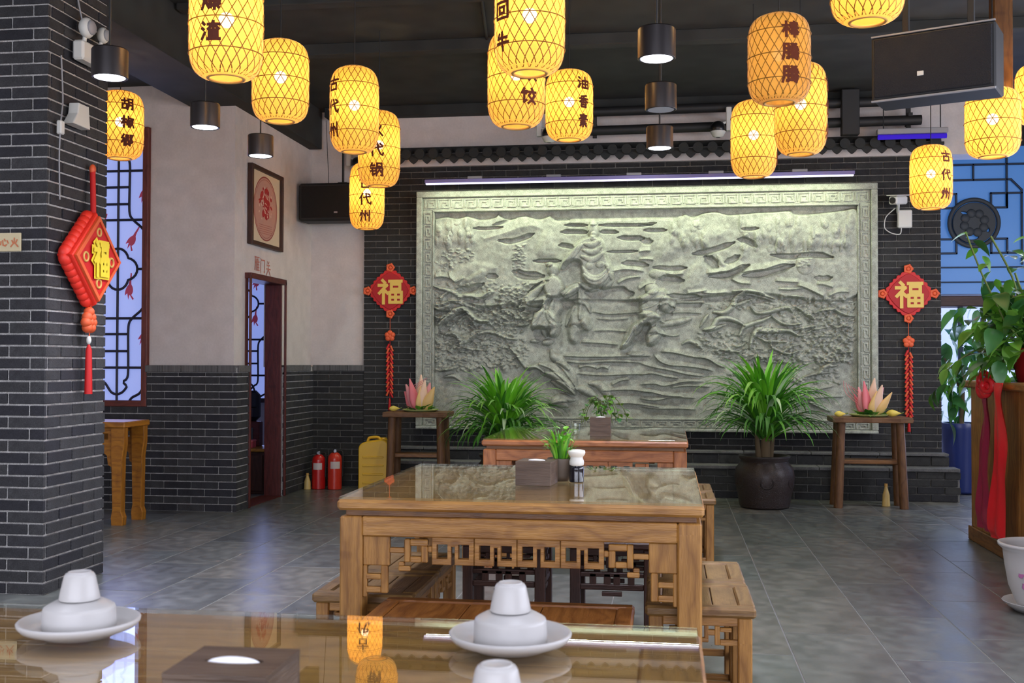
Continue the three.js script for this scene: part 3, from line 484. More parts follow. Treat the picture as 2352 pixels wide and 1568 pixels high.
  for (const [n, w, h] of [[[640, 520, 760, 525, 930, 510], 5, .02], [[830, 490, 950, 460, 1060, 420], 5, .018], [[890, 640, 1020, 650, 1160, 610, 1240, 575], 8, .024], [[1450, 430, 1590, 430], 4, .02], [[1550, 490, 1770, 492], 5, .026], [[1880, 490, 2120, 492, 2400, 488], 5, .026], [[1510, 556, 1780, 560], 7, .028], [[1890, 555, 2070, 560], 6, .026], [[2070, 612, 2200, 620, 2320, 615], 7, .028], [[1490, 685, 1560, 690, 1640, 710], 7, .026], [[1960, 748, 2120, 750, 2260, 742], 4, .022], [[1240, 838, 1380, 840, 1510, 838], 6, .026], [[1040, 940, 1140, 980, 1340, 985], 12, .03], [[2110, 860, 2230, 865, 2360, 880], 8, .026], [[770, 985, 880, 990], 8, .024], [[480, 1110, 600, 1120, 740, 1060], 10, .03], [[1200, 1130, 1320, 1060, 1400, 1040], 6, .022]]) slot('A', n, w, h);
  for (const [n, w, h] of [[[50, 540, 160, 545, 270, 540], 6, .024], [[0, 490, 90, 485, 170, 470], 4, .02], [[980, 530, 1060, 535, 1140, 525], 5, .022], [[520, 770, 640, 755, 790, 710, 915, 660], 8, .03], [[950, 630, 1040, 650, 1120, 700], 8, .026], [[1260, 780, 1420, 800, 1560, 790, 1700, 785, 1830, 805], 8, .03], [[640, 800, 700, 860, 750, 900], 14, .03], [[830, 850, 900, 830, 960, 790], 9, .026], [[140, 900, 300, 915, 460, 905], 7, .024], [[680, 985, 860, 975, 960, 930, 1050, 880], 10, .032], [[1000, 980, 1180, 970, 1300, 930, 1470, 880], 11, .032], [[200, 1010, 300, 1020, 430, 1030], 10, .026], [[280, 1170, 430, 1190, 600, 1185], 8, .028], [[360, 1260, 500, 1265, 650, 1260], 6, .024], [[1670, 1000, 1740, 1015, 1820, 1000], 8, .024], [[20, 640, 80, 655, 130, 650], 10, .022]]) slot('B', n, w, h);
  mass('B', [590, 560, 620, 610, 680, 660, 690, 720, 610, 740, 570, 640], 0.014, 10, true); mass('B', [740, 760, 800, 800, 840, 890, 790, 900, 740, 830], 0.014, 8, true);
  bump('B', 1580, 860, 90, 110, .016); foliage('B', 1510, 720, 1650, 900, 40, 18, .008);
  mass('B', [560, 800, 640, 800, 680, 960, 620, 1120, 400, 1150, 440, 950], 0.012, 18, true); mass('B', [960, 700, 1060, 690, 1040, 830, 940, 850], 0.01, 14, true);
  // layered cloud bands and rocks across the middle
  const bands = [['A', [240, 1000, 320, 990, 420, 1010, 470, 1050], 14, .018], ['A', [380, 930, 450, 1040, 560, 1000], 10, .016], ['A', [540, 1180, 640, 1190, 780, 1180, 860, 1130], 14, .022], ['A', [380, 1230, 520, 1225, 640, 1250, 760, 1280], 12, .02], ['A', [250, 1260, 330, 1270, 420, 1250], 10, .018], ['A', [1060, 930, 1180, 970, 1320, 975], 12, .014], ['A', [1180, 1060, 1300, 1050, 1420, 1010], 10, .014], ['A', [2000, 940, 2140, 920, 2330, 940], 12, .018], ['A', [2060, 1060, 2160, 1010, 2300, 990], 10, .018], ['B', [0, 1120, 90, 1060, 180, 1050], 12, .018], ['B', [260, 960, 340, 970, 440, 960], 10, .02], ['B', [640, 960, 760, 950, 880, 930, 1020, 870], 16, .026], ['B', [980, 950, 1100, 930, 1260, 910, 1440, 860], 16, .026], ['B', [880, 1010, 960, 1050, 1080, 1060], 12, .022], ['B', [1290, 1030, 1420, 1040, 1520, 1045], 10, .018], ['B', [1490, 1070, 1580, 1100, 1660, 1140, 1760, 1190], 14, .026], ['B', [900, 1170, 1030, 1160, 1140, 1180, 1330, 1240], 12, .022], ['B', [1320, 1110, 1450, 1115, 1560, 1100], 10, .018], ['B', [1340, 1190, 1450, 1180, 1580, 1190], 10, .018], ['B', [1780, 1180, 1880, 1140, 1990, 1140], 10, .02], ['B', [1680, 1060, 1760, 1070, 1840, 1100], 10, .02], ['B', [350, 1240, 480, 1240, 650, 1235], 9, .02], ['B', [600, 1140, 700, 1150, 860, 1140], 9, .018], ['B', [1920, 1240, 2030, 1230], 8, .02], ['B', [0, 820, 80, 820, 150, 830], 9, .016], ['B', [0, 750, 60, 740, 120, 740], 9, .016], ['B', [460, 1150, 560, 1140, 660, 1120], 9, .018]];
  for (const b of bands) ledge(...b);
  mass('A', [380, 940, 560, 830, 760, 830, 900, 900, 760, 1020, 560, 1090, 440, 1040], 0.01, 16, true); mass('A', [560, 1000, 740, 900, 780, 940, 700, 1060, 560, 1130], 0.014, 12, true);
  foliage('A', 330, 720, 640, 860, 60, 22, .01); foliage('A', 1040, 680, 1160, 900, 60, 20, .012); foliage('A', 250, 820, 420, 1000, 30, 24, .01);
  // lower half: ground, bushes and trunks
  mass('C', [240, 0, 1000, -20, 1250, 100, 1300, 420, 1200, 640, 240, 700], 0.012, 30); mass('D', [640, -80, 1300, -60, 2040, -80, 2040, 640, 1500, 640, 760, 520, 500, 300], 0.012, 30);
  foliage('A', 250, 1050, 1200, 1460, 330, 26, .014); foliage('A', 900, 1100, 1180, 1400, 120, 26, .02); foliage('A', 760, 1240, 1180, 1460, 90, 40, .02);
  foliage('C', 250, 0, 1150, 420, 420, 26, .016); foliage('C', 250, 380, 700, 640, 160, 26, .016); foliage('C', 700, 380, 1180, 620, 140, 24, .014);
  foliage('B', 1340, 1180, 2030, 1460, 260, 26, .014); foliage('D', 560, 260, 1100, 520, 150, 28, .014); foliage('D', 1100, 200, 2000, 560, 380, 28, .016); foliage('D', 1650, 60, 2030, 560, 200, 28, .016); foliage('D', 860, 500, 1900, 760, 140, 26, .012); foliage('B', 650, 1160, 1300, 1300, 90, 24, .012);
  const limbs = [['A', [300, 1450, 380, 1400, 460, 1340, 560, 1310, 680, 1400, 790, 1420], 13, .03], ['A', [310, 1260, 420, 1230, 540, 1250, 640, 1290, 720, 1320], 8, .022], ['A', [240, 1080, 330, 1110, 420, 1130, 520, 1180, 620, 1170, 700, 1200, 800, 1140], 9, .024], ['A', [320, 1220, 330, 1180, 400, 1130], 7, .02], ['C', [290, 220, 360, 120, 470, 60, 560, 40, 640, 70], 13, .03], ['C', [560, 50, 640, 110, 700, 160, 800, 160], 10, .024], ['C', [480, 190, 520, 130, 570, 110, 640, 160, 670, 220], 8, .02], ['C', [500, 420, 520, 370, 490, 310, 420, 280, 340, 280], 12, .03], ['C', [520, 380, 600, 330, 650, 270, 720, 250], 13, .03], ['C', [620, 320, 700, 280, 770, 260, 880, 280, 980, 320, 1070, 335], 9, .026], ['C', [560, 420, 640, 430, 720, 440], 7, .018], ['C', [1010, 420, 1080, 480, 1130, 560, 1180, 610, 1260, 600, 1340, 650], 10, .026], ['C', [240, 30, 320, 40, 420, 0], 8, .02], ['C', [250, 110, 320, 130, 360, 100], 7, .02], ['C', [340, 700, 440, 690, 520, 740], 9, .022], ['C', [300, 640, 400, 620, 480, 600], 8, .02],
    ['D', [720, 70, 820, 75, 890, 20, 930, -60, 1000, -120], 13, .032], ['D', [900, 10, 990, -20, 1090, -60], 8, .024], ['D', [900, -130, 1020, -140, 1120, -120, 1300, -60], 8, .024], ['D', [1070, 20, 1120, 75, 1230, 70, 1340, 40, 1420, 30, 1460, 70], 9, .026], ['D', [620, 240, 700, 220, 760, 140, 860, 130, 950, 160, 1010, 200], 12, .03], ['D', [640, 250, 720, 230, 830, 190], 9, .022], ['D', [960, 300, 1000, 220, 1080, 180, 1180, 150, 1260, 110], 10, .028], ['D', [1260, 100, 1320, 150, 1400, 190, 1540, 180], 7, .022], ['D', [1060, 420, 1080, 320, 1130, 240, 1210, 250, 1320, 250, 1420, 250, 1520, 300], 12, .03], ['D', [1130, 310, 1220, 350, 1300, 350, 1400, 360], 7, .022], ['D', [1250, 350, 1260, 400, 1330, 440, 1420, 470, 1520, 440], 7, .022], ['D', [1370, 450, 1450, 400, 1530, 380], 6, .02], ['D', [1490, 20, 1560, 60, 1620, 110, 1660, 140], 8, .024], ['D', [1660, 80, 1740, 50, 1840, 40, 1920, 90, 2030, 110], 8, .024], ['D', [590, 210, 640, 130, 670, 90], 8, .022], ['D', [1480, 240, 1560, 220, 1680, 200], 6, .018], ['D', [1600, 260, 1680, 230, 1760, 220], 5, .016], ['D', [1840, 220, 1920, 205, 1990, 210], 6, .02], ['D', [1700, 300, 1820, 300], 5, .016], ['D', [1880, 460, 2000, 450], 5, .016], ['D', [1060, 530, 1120, 490, 1180, 510, 1300, 480], 7, .02], ['D', [780, 430, 860, 440, 960, 450], 6, .018], ['D', [420, 380, 480, 350, 560, 380, 610, 420], 9, .022], ['D', [1700, 660, 1770, 590, 1860, 585], 9, .024], ['D', [1580, 690, 1680, 660, 1800, 650], 8, .02]];
  for (const [k, n, w, h] of limbs) ridge(k, n, w * 0.55, h * 1.25);
  // water and terraces
  for (const b of [['C', [1500, 490, 1700, 500, 1950, 500, 2250, 495, 2400, 490], 10, .022], ['C', [1520, 540, 1700, 560, 1900, 550, 2050, 545, 2340, 560], 8, .02], ['C', [1680, 610, 1760, 590, 1860, 610], 12, .024], ['C', [1850, 620, 1920, 600, 1980, 620], 10, .022], ['C', [1640, 660, 1900, 680, 2150, 670, 2400, 665], 8, .02], ['C', [2000, 780, 2100, 730, 2180, 720], 10, .022], ['C', [1900, 830, 2200, 820, 2400, 850], 9, .02], ['C', [2030, 960, 2150, 950, 2300, 960, 2500, 990], 8, .018], ['C', [1700, 360, 1850, 365, 2080, 385], 7, .018], ['C', [1850, 130, 2000, 140, 2180, 130], 6, .012], ['C', [1820, 250, 2000, 245, 2180, 260], 6, .012], ['C', [1800, 60, 1950, 85, 2120, 80, 2350, 60], 8, .018], ['D', [0, 120, 60, 110], 5, .01],
    ['D', [140, 470, 200, 540, 300, 580, 440, 590, 600, 610, 730, 640], 10, .026], ['D', [200, 450, 330, 460, 520, 500, 660, 520, 760, 580, 840, 610], 11, .028], ['D', [0, 560, 140, 600, 300, 630, 470, 670, 640, 690], 9, .024], ['D', [0, 680, 120, 660, 260, 690, 400, 710], 8, .022], ['D', [0, 770, 150, 760, 240, 780, 440, 740, 640, 740], 9, .024], ['D', [300, 800, 460, 780, 700, 790], 8, .022], ['D', [0, 830, 120, 840, 240, 870, 440, 880], 9, .024], ['D', [0, 900, 160, 920, 320, 890, 560, 900], 9, .022], ['D', [0, 980, 200, 1000, 380, 1000, 560, 1010], 9, .022], ['D', [180, 270, 330, 300, 400, 290], 7, .018], ['D', [260, 80, 430, 70, 620, 80], 6, .016], ['D', [1420, 1000, 1560, 920, 1740, 890, 1950, 880], 8, .02], ['D', [1600, 930, 1720, 990, 1820, 1030], 8, .02], ['D', [1480, 900, 1640, 830, 1850, 780], 8, .02]]) ledge(...b);
  // fronds of the lower left
  for (const n of [[1190, 600, 1300, 590, 1400, 640, 1500, 700, 1600, 780, 1650, 860], [1300, 570, 1420, 590, 1530, 660, 1600, 740, 1660, 820], [1320, 660, 1450, 690, 1560, 760, 1640, 850], [1470, 560, 1560, 600, 1620, 680, 1660, 780], [1420, 740, 1540, 790, 1640, 860], [1660, 800, 1760, 830, 1860, 890], [1790, 760, 1880, 770, 1950, 840, 2010, 950], [1400, 950, 1500, 900, 1640, 920], [1420, 960, 1520, 950, 1580, 980], [1880, 900, 1930, 930, 1970, 980], [1410, 440, 1440, 500, 1500, 530, 1590, 620]]) ridge('C', n, 11, .028, .7);
  // old man above: head, beard, robe with deep folds, one long sleeve reaching down
  const q = (k, n, w, h) => ridge(k, n, w * 0.8, h * 1.1, .5);
  mass('A', [1720, 610, 1840, 590, 1930, 640, 1970, 780, 2020, 900, 2010, 1010, 1930, 1100, 1800, 1100, 1710, 1010, 1690, 860, 1560, 880, 1500, 960, 1500, 880, 1620, 720], 0.058, 9, true);
  bump('A', 1830, 545, 62, 75, .05); bump('A', 1830, 470, 42, 36, .03); bump('A', 1835, 610, 34, 50, .02);
  for (const n of [[1750, 680, 1820, 690, 1900, 650], [1740, 740, 1830, 760, 1910, 710], [1720, 800, 1830, 830, 1930, 770], [1720, 900, 1800, 1000, 1880, 1010, 1980, 920], [1740, 980, 1810, 1040, 1900, 1040, 1990, 960], [1560, 870, 1640, 780, 1720, 690], [1530, 910, 1600, 800, 1700, 640], [1700, 1050, 1780, 1100, 1870, 1110], [1960, 880, 2000, 930, 2010, 1010], [1930, 1100, 1990, 1050, 2020, 960]]) q('A', n, 9, .022);
  bump('A', 1800, 890, 40, 40, .02); bump('A', 1900, 880, 44, 34, .018);
  slot('A', [1770, 1150, 1900, 1180, 2060, 1170, 2200, 1160], 22, .03);
  // woman at the left, bending, with a basket
  mass('A', [1350, 1010, 1440, 960, 1530, 1010, 1560, 1110, 1500, 1200, 1380, 1200, 1330, 1100], 0.066, 10, true); bump('A', 1435, 925, 58, 66, .05); bump('A', 1400, 868, 40, 32, .03); bump('A', 1450, 1090, 90, 100, .02);
  for (const [n, w] of [[[1350, 1050, 1250, 1150, 1180, 1230, 1120, 1280], 14], [[1400, 1180, 1300, 1230, 1200, 1250], 15], [[1540, 1160, 1620, 1110, 1700, 1060], 13], [[1560, 1190, 1640, 1130, 1690, 1090], 9]]) q('A', n, w, .036);
  mass('A', [1340, 1200, 1500, 1200, 1540, 1290, 1480, 1420, 1500, 1480, 1200, 1480, 1280, 1330], 0.05, 10, true);
  for (const n of [[1380, 1210, 1320, 1330, 1240, 1440], [1440, 1220, 1420, 1330, 1480, 1420], [1340, 1260, 1440, 1340, 1500, 1420], [1360, 1300, 1290, 1360, 1200, 1400]]) q('A', n, 8, .02);
  mass('C', [1230, 60, 1370, 40, 1500, 150, 1490, 300, 1400, 320, 1330, 230, 1220, 240], 0.044, 9, true); for (const n of [[1300, 80, 1260, 170, 1230, 230], [1380, 60, 1430, 150, 1500, 190], [1420, 170, 1440, 240, 1420, 290], [1360, 180, 1340, 240, 1360, 300]]) q('C', n, 10, .022);
  bump('C', 1380, 360, 60, 34, .03, -.2); bump('C', 1250, 350, 50, 20, .022);
  // the tall jar with a pole between them
  mass('A', [1600, 1230, 1700, 1150, 1800, 1230, 1810, 1400, 1780, 1480, 1580, 1480, 1570, 1400], 0.026, 16, true); for (const n of [[1560, 1460, 1590, 1360, 1640, 1280], [1690, 1100, 1700, 1220, 1700, 1400], [1640, 1230, 1760, 1250, 1800, 1330]]) q('A', n, 7, .02);
  mass('C', [1560, 180, 1600, 60, 1780, 60, 1820, 160, 1800, 260, 1700, 300, 1690, 380, 1600, 390, 1560, 320], 0.03, 14, true); bump('C', 1640, 290, 60, 90, .02); bump('C', 1770, 180, 60, 70, .02);
  // man at the right, running with a bundle
  bump('B', 130, 1110, 70, 60, .05, .3); bump('B', 190, 960, 90, 50, .022); mass('B', [0, 1180, 120, 1120, 260, 1100, 320, 1220, 300, 1330, 180, 1400, 60, 1400, 0, 1330], 0.06, 11, true); bump('B', 280, 1260, 80, 80, .04);
  for (const n of [[0, 1200, 80, 1190, 150, 1130], [20, 1300, 120, 1250, 230, 1190], [0, 1340, 100, 1320, 200, 1260], [60, 1400, 140, 1360, 200, 1380]]) q('B', n, 11, .024);
  mass('D', [0, 70, 120, 60, 220, 100, 260, 180, 200, 200, 230, 300, 160, 400, 80, 400, 60, 300, 90, 200, 0, 200], 0.05, 9, true); for (const n of [[20, 100, 100, 90, 200, 120], [180, 200, 280, 180, 400, 160, 500, 130], [100, 360, 130, 330, 180, 300], [110, 260, 180, 240, 260, 290]]) q('D', n, 10, .022);
  mass('C', [2080, 390, 2150, 300, 2200, 190, 2280, 140, 2400, 90, 2500, 110, 2400, 200, 2290, 220, 2240, 300, 2180, 400, 2100, 430], 0.05, 8, true); for (const n of [[2260, 160, 2180, 260, 2120, 380], [2300, 180, 2240, 280]]) q('C', n, 10, .022); bump('C', 2130, 400, 50, 26, .024, -.5); bump('C', 2240, 470, 90, 24, .02);
  slot('D', [200, 30, 260, 60, 330, 40], 16, .02);
  // fine tool marks
  for (let j = 0; j < NY; j++) for (let i = 0; i < NX; i++) hf[j * NX + i] += (nC(i / 700, j / 700) - .5) * 0.0018 + (nB(i / 600, j / 400) - .5) * 0.003;
  const pos = new Float32Array(NX * NY * 3), uv = new Float32Array(NX * NY * 2), idx = new Uint32Array((NX - 1) * (NY - 1) * 6);
  let q6 = 0; const soft = (h) => h < 0.1 ? h : 0.1 + 0.11 * (1 - Math.exp(-(h - 0.1) / 0.11));
  for (let j = 0; j < NY; j++) for (let i = 0; i < NX; i++) {
    const o = j * NX + i, x = IX0 + W * i / (NX - 1), y = IY1 - H * j / (NY - 1);
    pos[3 * o] = x; pos[3 * o + 1] = y; pos[3 * o + 2] = 0.07 + Math.max(-0.024, soft(hf[o] * (1.6 + 0.8 * j / NY) - 0.012)); uv[2 * o] = x; uv[2 * o + 1] = y;
    if (i < NX - 1 && j < NY - 1) { idx[q6++] = o; idx[q6++] = o + NX; idx[q6++] = o + 1; idx[q6++] = o + 1; idx[q6++] = o + NX; idx[q6++] = o + NX + 1; }
  }
  const g = new THREE.BufferGeometry(); g.setAttribute('position', new THREE.BufferAttribute(pos, 3)); g.setAttribute('uv', new THREE.BufferAttribute(uv, 2)); g.setIndex(new THREE.BufferAttribute(idx, 1)); g.computeVertexNormals();
  part('carved_relief', g, M.relief, t);
}
// the strip light that washes the mural from above
{
  const t = thing('strip_light', 'long thin white strip light on small brackets washing down the top of the stone mural', 'light', [-0.32, 2.973, -10.4]);
  part('housing', bx(4.02, 0.035, 0.045, 0, 0.022, 0, 0.004), std({ color: rgb(130, 122, 176), roughness: 0.4, metalness: 0.2 }), t);
  part('diffuser', bx(4.0, 0.014, 0.03, 0, -0.003, 0.004, 0.003), std({ color: 0xffffff, emissive: rgb(224, 218, 255), emissiveIntensity: 1.5 }), t);
  for (let i = 0; i < 5; i++) part('bracket', [bx(0.14, 0.03, 0.03, -1.52 + i * 0.76, 0.05, 0, 0.004), bx(0.03, 0.02, 0.34, -1.52 + i * 0.76, 0.055, -0.175, 0.003)], M.greyPlastic, t);
  areaLight(rgb(222, 232, 196), LIT.strip, 3.96, 0.03, [-0.32, 2.954, -10.4], [-0.32, 0, -10.8]);
}

// ================= lanterns and lamps =================
const lining = (e, col = rgb(252, 184, 40)) => phy({ color: rgb(255, 208, 98), emissive: col, emissiveIntensity: LIT.lanternGlow * e, roughness: 0.95, transmission: 0.5, thickness: 0, opacity: 0.9, transparent: true, side: THREE.DoubleSide });
const linings = { amber: lining(1), yellow: lining(1.05, rgb(252, 214, 84)), deep: lining(0.75, rgb(240, 160, 24)), off: lining(0.42, rgb(224, 150, 24)), pale: lining(1.15, rgb(250, 226, 130)) };  // the off lining still carries a faint glow for reflected light
const bulbMat = std({ color: 0xffffff, emissive: rgb(250, 244, 255), emissiveIntensity: 14, roughness: 0.4 });
const bulbFaint = std({ color: rgb(240, 235, 225), emissive: rgb(250, 240, 220), emissiveIntensity: 0.6, roughness: 0.4 });  // unlit bulb given a faint glow in place of reflected light
function lantern({ name = 'bamboo_lantern', label, pos, h, R = 0.16, kind = 'amber', text = [], ta = 0, power = 1, s = 0.075, gap = 0.115, tv = 0, turn = 0 }) {
  const t = thing(name, label, 'lantern', [pos[0], pos[1] - h / 2, pos[2]], turn);
  const prof = (v) => { const q = Math.abs(2 * v - 1); return R * (0.46 + 0.54 * Math.pow(1 - Math.pow(Math.min(1, q), 5.2), 0.5)); };
  const pts = []; for (let i = 0; i <= 26; i++) { const v = 0.5 - 0.5 * Math.cos(i / 26 * Math.PI); pts.push([prof(v), v * h]); }
  part('lining', lathe(pts, 44), linings[kind], t);
  const on = (a, v, lift = 0.002) => { const r = prof(v) + lift; return [r * Math.sin(a), v * h, r * Math.cos(a)]; };
  const n = 22, seg = 22, pos3 = [], tw = 0.5 * h / R * 1.15;
  for (const d of [-1, 1]) for (let k = 0; k < n; k++) for (let i = 0; i < seg; i++) {
    const v0 = 0.01 + 0.98 * i / seg, v1 = 0.01 + 0.98 * (i + 1) / seg, a0 = k / n * 2 * Math.PI + d * tw * (v0 - 0.5), a1 = k / n * 2 * Math.PI + d * tw * (v1 - 0.5), hw = (x) => 0.0026 / (prof(x) + 0.01) ;
    const lf = 0.0022 + (d > 0 ? 0.0012 : 0), A = on(a0 - hw(v0), v0, lf), B = on(a0 + hw(v0), v0, lf), C = on(a1 + hw(v1), v1, lf), D = on(a1 - hw(v1), v1, lf);
    for (const p of [A, B, C, A, C, D]) pos3.push(...p);
  }
  const wg = new THREE.BufferGeometry(); wg.setAttribute('position', new THREE.Float32BufferAttribute(pos3, 3)); wg.computeVertexNormals();
  part('weave', wg, M.bamboo, t).userData.kind = 'stuff';
  for (const v of [0.22, 0.5, 0.78]) part('hoop', new THREE.TorusGeometry(prof(v) + 0.004, 0.0024, 6, 48).rotateX(HP).translate(0, v * h, 0), M.bamboo, t);
  part('bottom_ring', new THREE.TorusGeometry(prof(0) + 0.004, 0.0075, 8, 40).rotateX(HP).translate(0, 0.004, 0), M.bambooRing, t);
  part('top_ring', new THREE.TorusGeometry(prof(1) + 0.002, 0.006, 8, 40).rotateX(HP).translate(0, h, 0), M.bambooRing, t);
  part('hanger', [bar([-prof(1), h, 0], [prof(1), h, 0], 0.004, 6), bar([0, h - 0.12, 0], [0, h + 0.02, 0], 0.016, 10)], M.black, t);
  part('cord', bar([0, h, 0], [0, 3.79 - (pos[1] - h / 2), 0], 0.004, 6), M.black, t);
  part('bulb', new THREE.SphereGeometry(0.034, 16, 12).translate(0, h * 0.56, 0), kind === 'off' ? bulbFaint : bulbMat, t);
  if (text.length) { const hgt = (text.length - 1) * gap; text.forEach((key, i) => part('character', writing([{ key, u: -s / 2, v: hgt / 2 - i * gap - s / 2 + tv, s }], 0.0068, (u, v, l) => on(ta + u / R, 0.5 + v / h, l + 0.0045)), M.ink, t)); }
  if (power > 0) { const l = new THREE.PointLight(rgb(255, 214, 140), LIT.lantern * power, 0, 2); l.position.set(pos[0], pos[1] - h / 2 + h * 0.56, pos[2]); l.castShadow = true; scene.add(l); }
  return t;
}
const LAN = [
  { label: 'pale yellow lantern at the top left, cut by the upper edge, with two dark characters', pos: [-1.937, 2.733, -4.624], h: .467, kind: 'pale', text: ['bao', 'zha'], ta: -0.42, tv: -0.0, gap: .13, s: .085 },
  { label: 'amber lantern without writing, touching the right side of the pale yellow corner lantern', pos: [-2.187, 2.843, -5.999], h: .454 },
  { label: 'tall amber lantern, highest of the overlapping three left of the mural', pos: [-2.039, 2.9, -6.981], h: .551, text: ['gu', 'dai', 'zhou'], ta: -0.95, gap: .15, s: .1 },
  { label: 'middle lantern of the overlapping three left of the mural', pos: [-2.191, 2.877, -8.177], h: .567, text: ['huo', 'dai', 'guo'], ta: -0.12, gap: .15, s: .105, tv: -.03 },
  { label: 'lowest and smallest of the overlapping three lanterns left of the mural, beside the black speaker', pos: [-2.74, 2.77, -9.805], h: .6, kind: 'yellow', text: ['gu', 'dai', 'zhou'], ta: -0.1, gap: .15, s: .11, tv: -.045 },
  { label: 'big lantern at the top centre, cut by the upper edge, characters on its left edge', pos: [-.626, 2.804, -4.961], h: .477, kind: 'yellow', text: ['hui', 'niu'], ta: -0.85, gap: .14, s: .085, tv: -.05 },
  { label: 'tall lantern half hidden behind the big top centre lantern, dark characters on its right', pos: [-.837, 2.822, -6.047], h: .526, text: ['jiao3', 'yi', 'jiao3'], ta: 0.42, gap: .125, s: .09, tv: .0 },
  { label: 'small round-shouldered lantern in front of the camera dome, three characters down its right', pos: [-.661, 2.978, -7.376], h: .461, kind: 'yellow', text: ['you', 'xia', 'su'], ta: 0.62, gap: .125, s: .085 },
  { label: 'dull unlit brown lantern with three stacked characters right of centre', pos: [.572, 2.829, -5.851], h: .452, kind: 'off', text: ['bang', 'teng', 'teng'], ta: 0.36, gap: .115, s: .085, power: 0.12 },  // a weak light is added inside this unlit lantern
  { label: 'deep orange lantern partly behind the dull unlit lantern', pos: [.817, 2.828, -7.017], h: .561, kind: 'deep', text: ['gu', 'dai', 'zhou'], ta: 1.45, gap: .15, s: .1 },
  { label: 'brightest pale lantern hanging in front of the right half of the strip light', pos: [.598, 2.828, -7.919], h: .532, kind: 'pale', text: ['bang', 'teng', 'teng'], ta: 1.6, gap: .14, s: .09 },
  { label: 'lantern bottom dipping in from the top edge, right of the dull unlit lantern', pos: [.879, 2.991, -5.048], h: .45 },
  { label: 'dull amber lantern above the small white camera on the brick, characters at its right edge', pos: [2.056, 2.717, -9.058], h: .495, kind: 'deep', text: ['gu', 'dai', 'zhou'], ta: 0.75, gap: .145, s: .09 },
  { label: 'bright lantern without writing below the right end of the large hanging speaker', pos: [1.967, 2.721, -7.066], h: .416 },
  { label: 'sliver of a lit lantern at the right picture edge beside the wooden post', pos: [2.347, 2.956, -7.351], h: .378, kind: 'yellow' },
  { label: 'lantern peeking out right of the brick pillar before the white wall, three dark characters', pos: [-3.835, 2.914, -7.288], h: .468, kind: 'deep', text: ['hu', 'jiao', 'xiang'], ta: 0.3, gap: .125, s: .085, power: 0.5 },
];
for (const o of LAN) lantern({ turn: Math.atan2(-o.pos[0], -o.pos[2]), ...o });
// black cylinder downlights on thin cords
const discOn = std({ color: 0xffffff, emissive: rgb(236, 240, 255), emissiveIntensity: LIT.downDisc }), discOff = std({ color: rgb(190, 196, 210), roughness: 0.3 });
function downlight(label, x, z, on, r = 0.077, y = 2.49) {
  const t = thing('pendant_downlight', label, 'lamp', [x, y, z]);
  part('shade', lathe([[r - 0.012, 0.03], [r - 0.012, 0.0], [r - 0.004, -0.003], [r, 0.0], [r, 0.118], [r - 0.004, 0.124], [0.0001, 0.126]], 36), M.metalDark, t);
  part('diffuser', new THREE.CylinderGeometry(r - 0.013, r - 0.013, 0.01, 32).translate(0, 0.0035, 0), on ? discOn : discOff, t);
  part('cord', bar([0, 0.12, 0], [0, 3.79 - y, 0], 0.005, 8), M.black, t);
  part('canopy', new THREE.CylinderGeometry(0.045, 0.05, 0.03, 20).translate(0, 3.775 - y, 0), M.black, t);
  if (on) { const l = new THREE.SpotLight(rgb(232, 236, 255), LIT.down, 0, 1.15, 0.7, 2); l.position.set(x, y - 0.012, z); l.target.position.set(x, 0, z); l.castShadow = true; l.shadow.radius = 5; scene.add(l, l.target); }
}
for (const [l, x, z, on] of [
  ['black cylinder lamp in front of the brick pillar, below the emergency lights', -2.417, -4.497, 1], ['black cylinder lamp before the white wall, middle one of the left row', -2.427, -5.521, 1],
  ['black cylinder lamp just above the framed red paper-cut picture', -2.434, -6.339, 1], ['largest cylinder lamp of the centre row, high up and lit', -.047, -4.512, 1],
  ['unlit cylinder lamp in the middle of the centre row', -.036, -5.428, 0], ['lowest lit cylinder lamp of the centre row, right in front of the roof tiles', -.049, -6.401, 1]]) downlight(l, x, z, on);

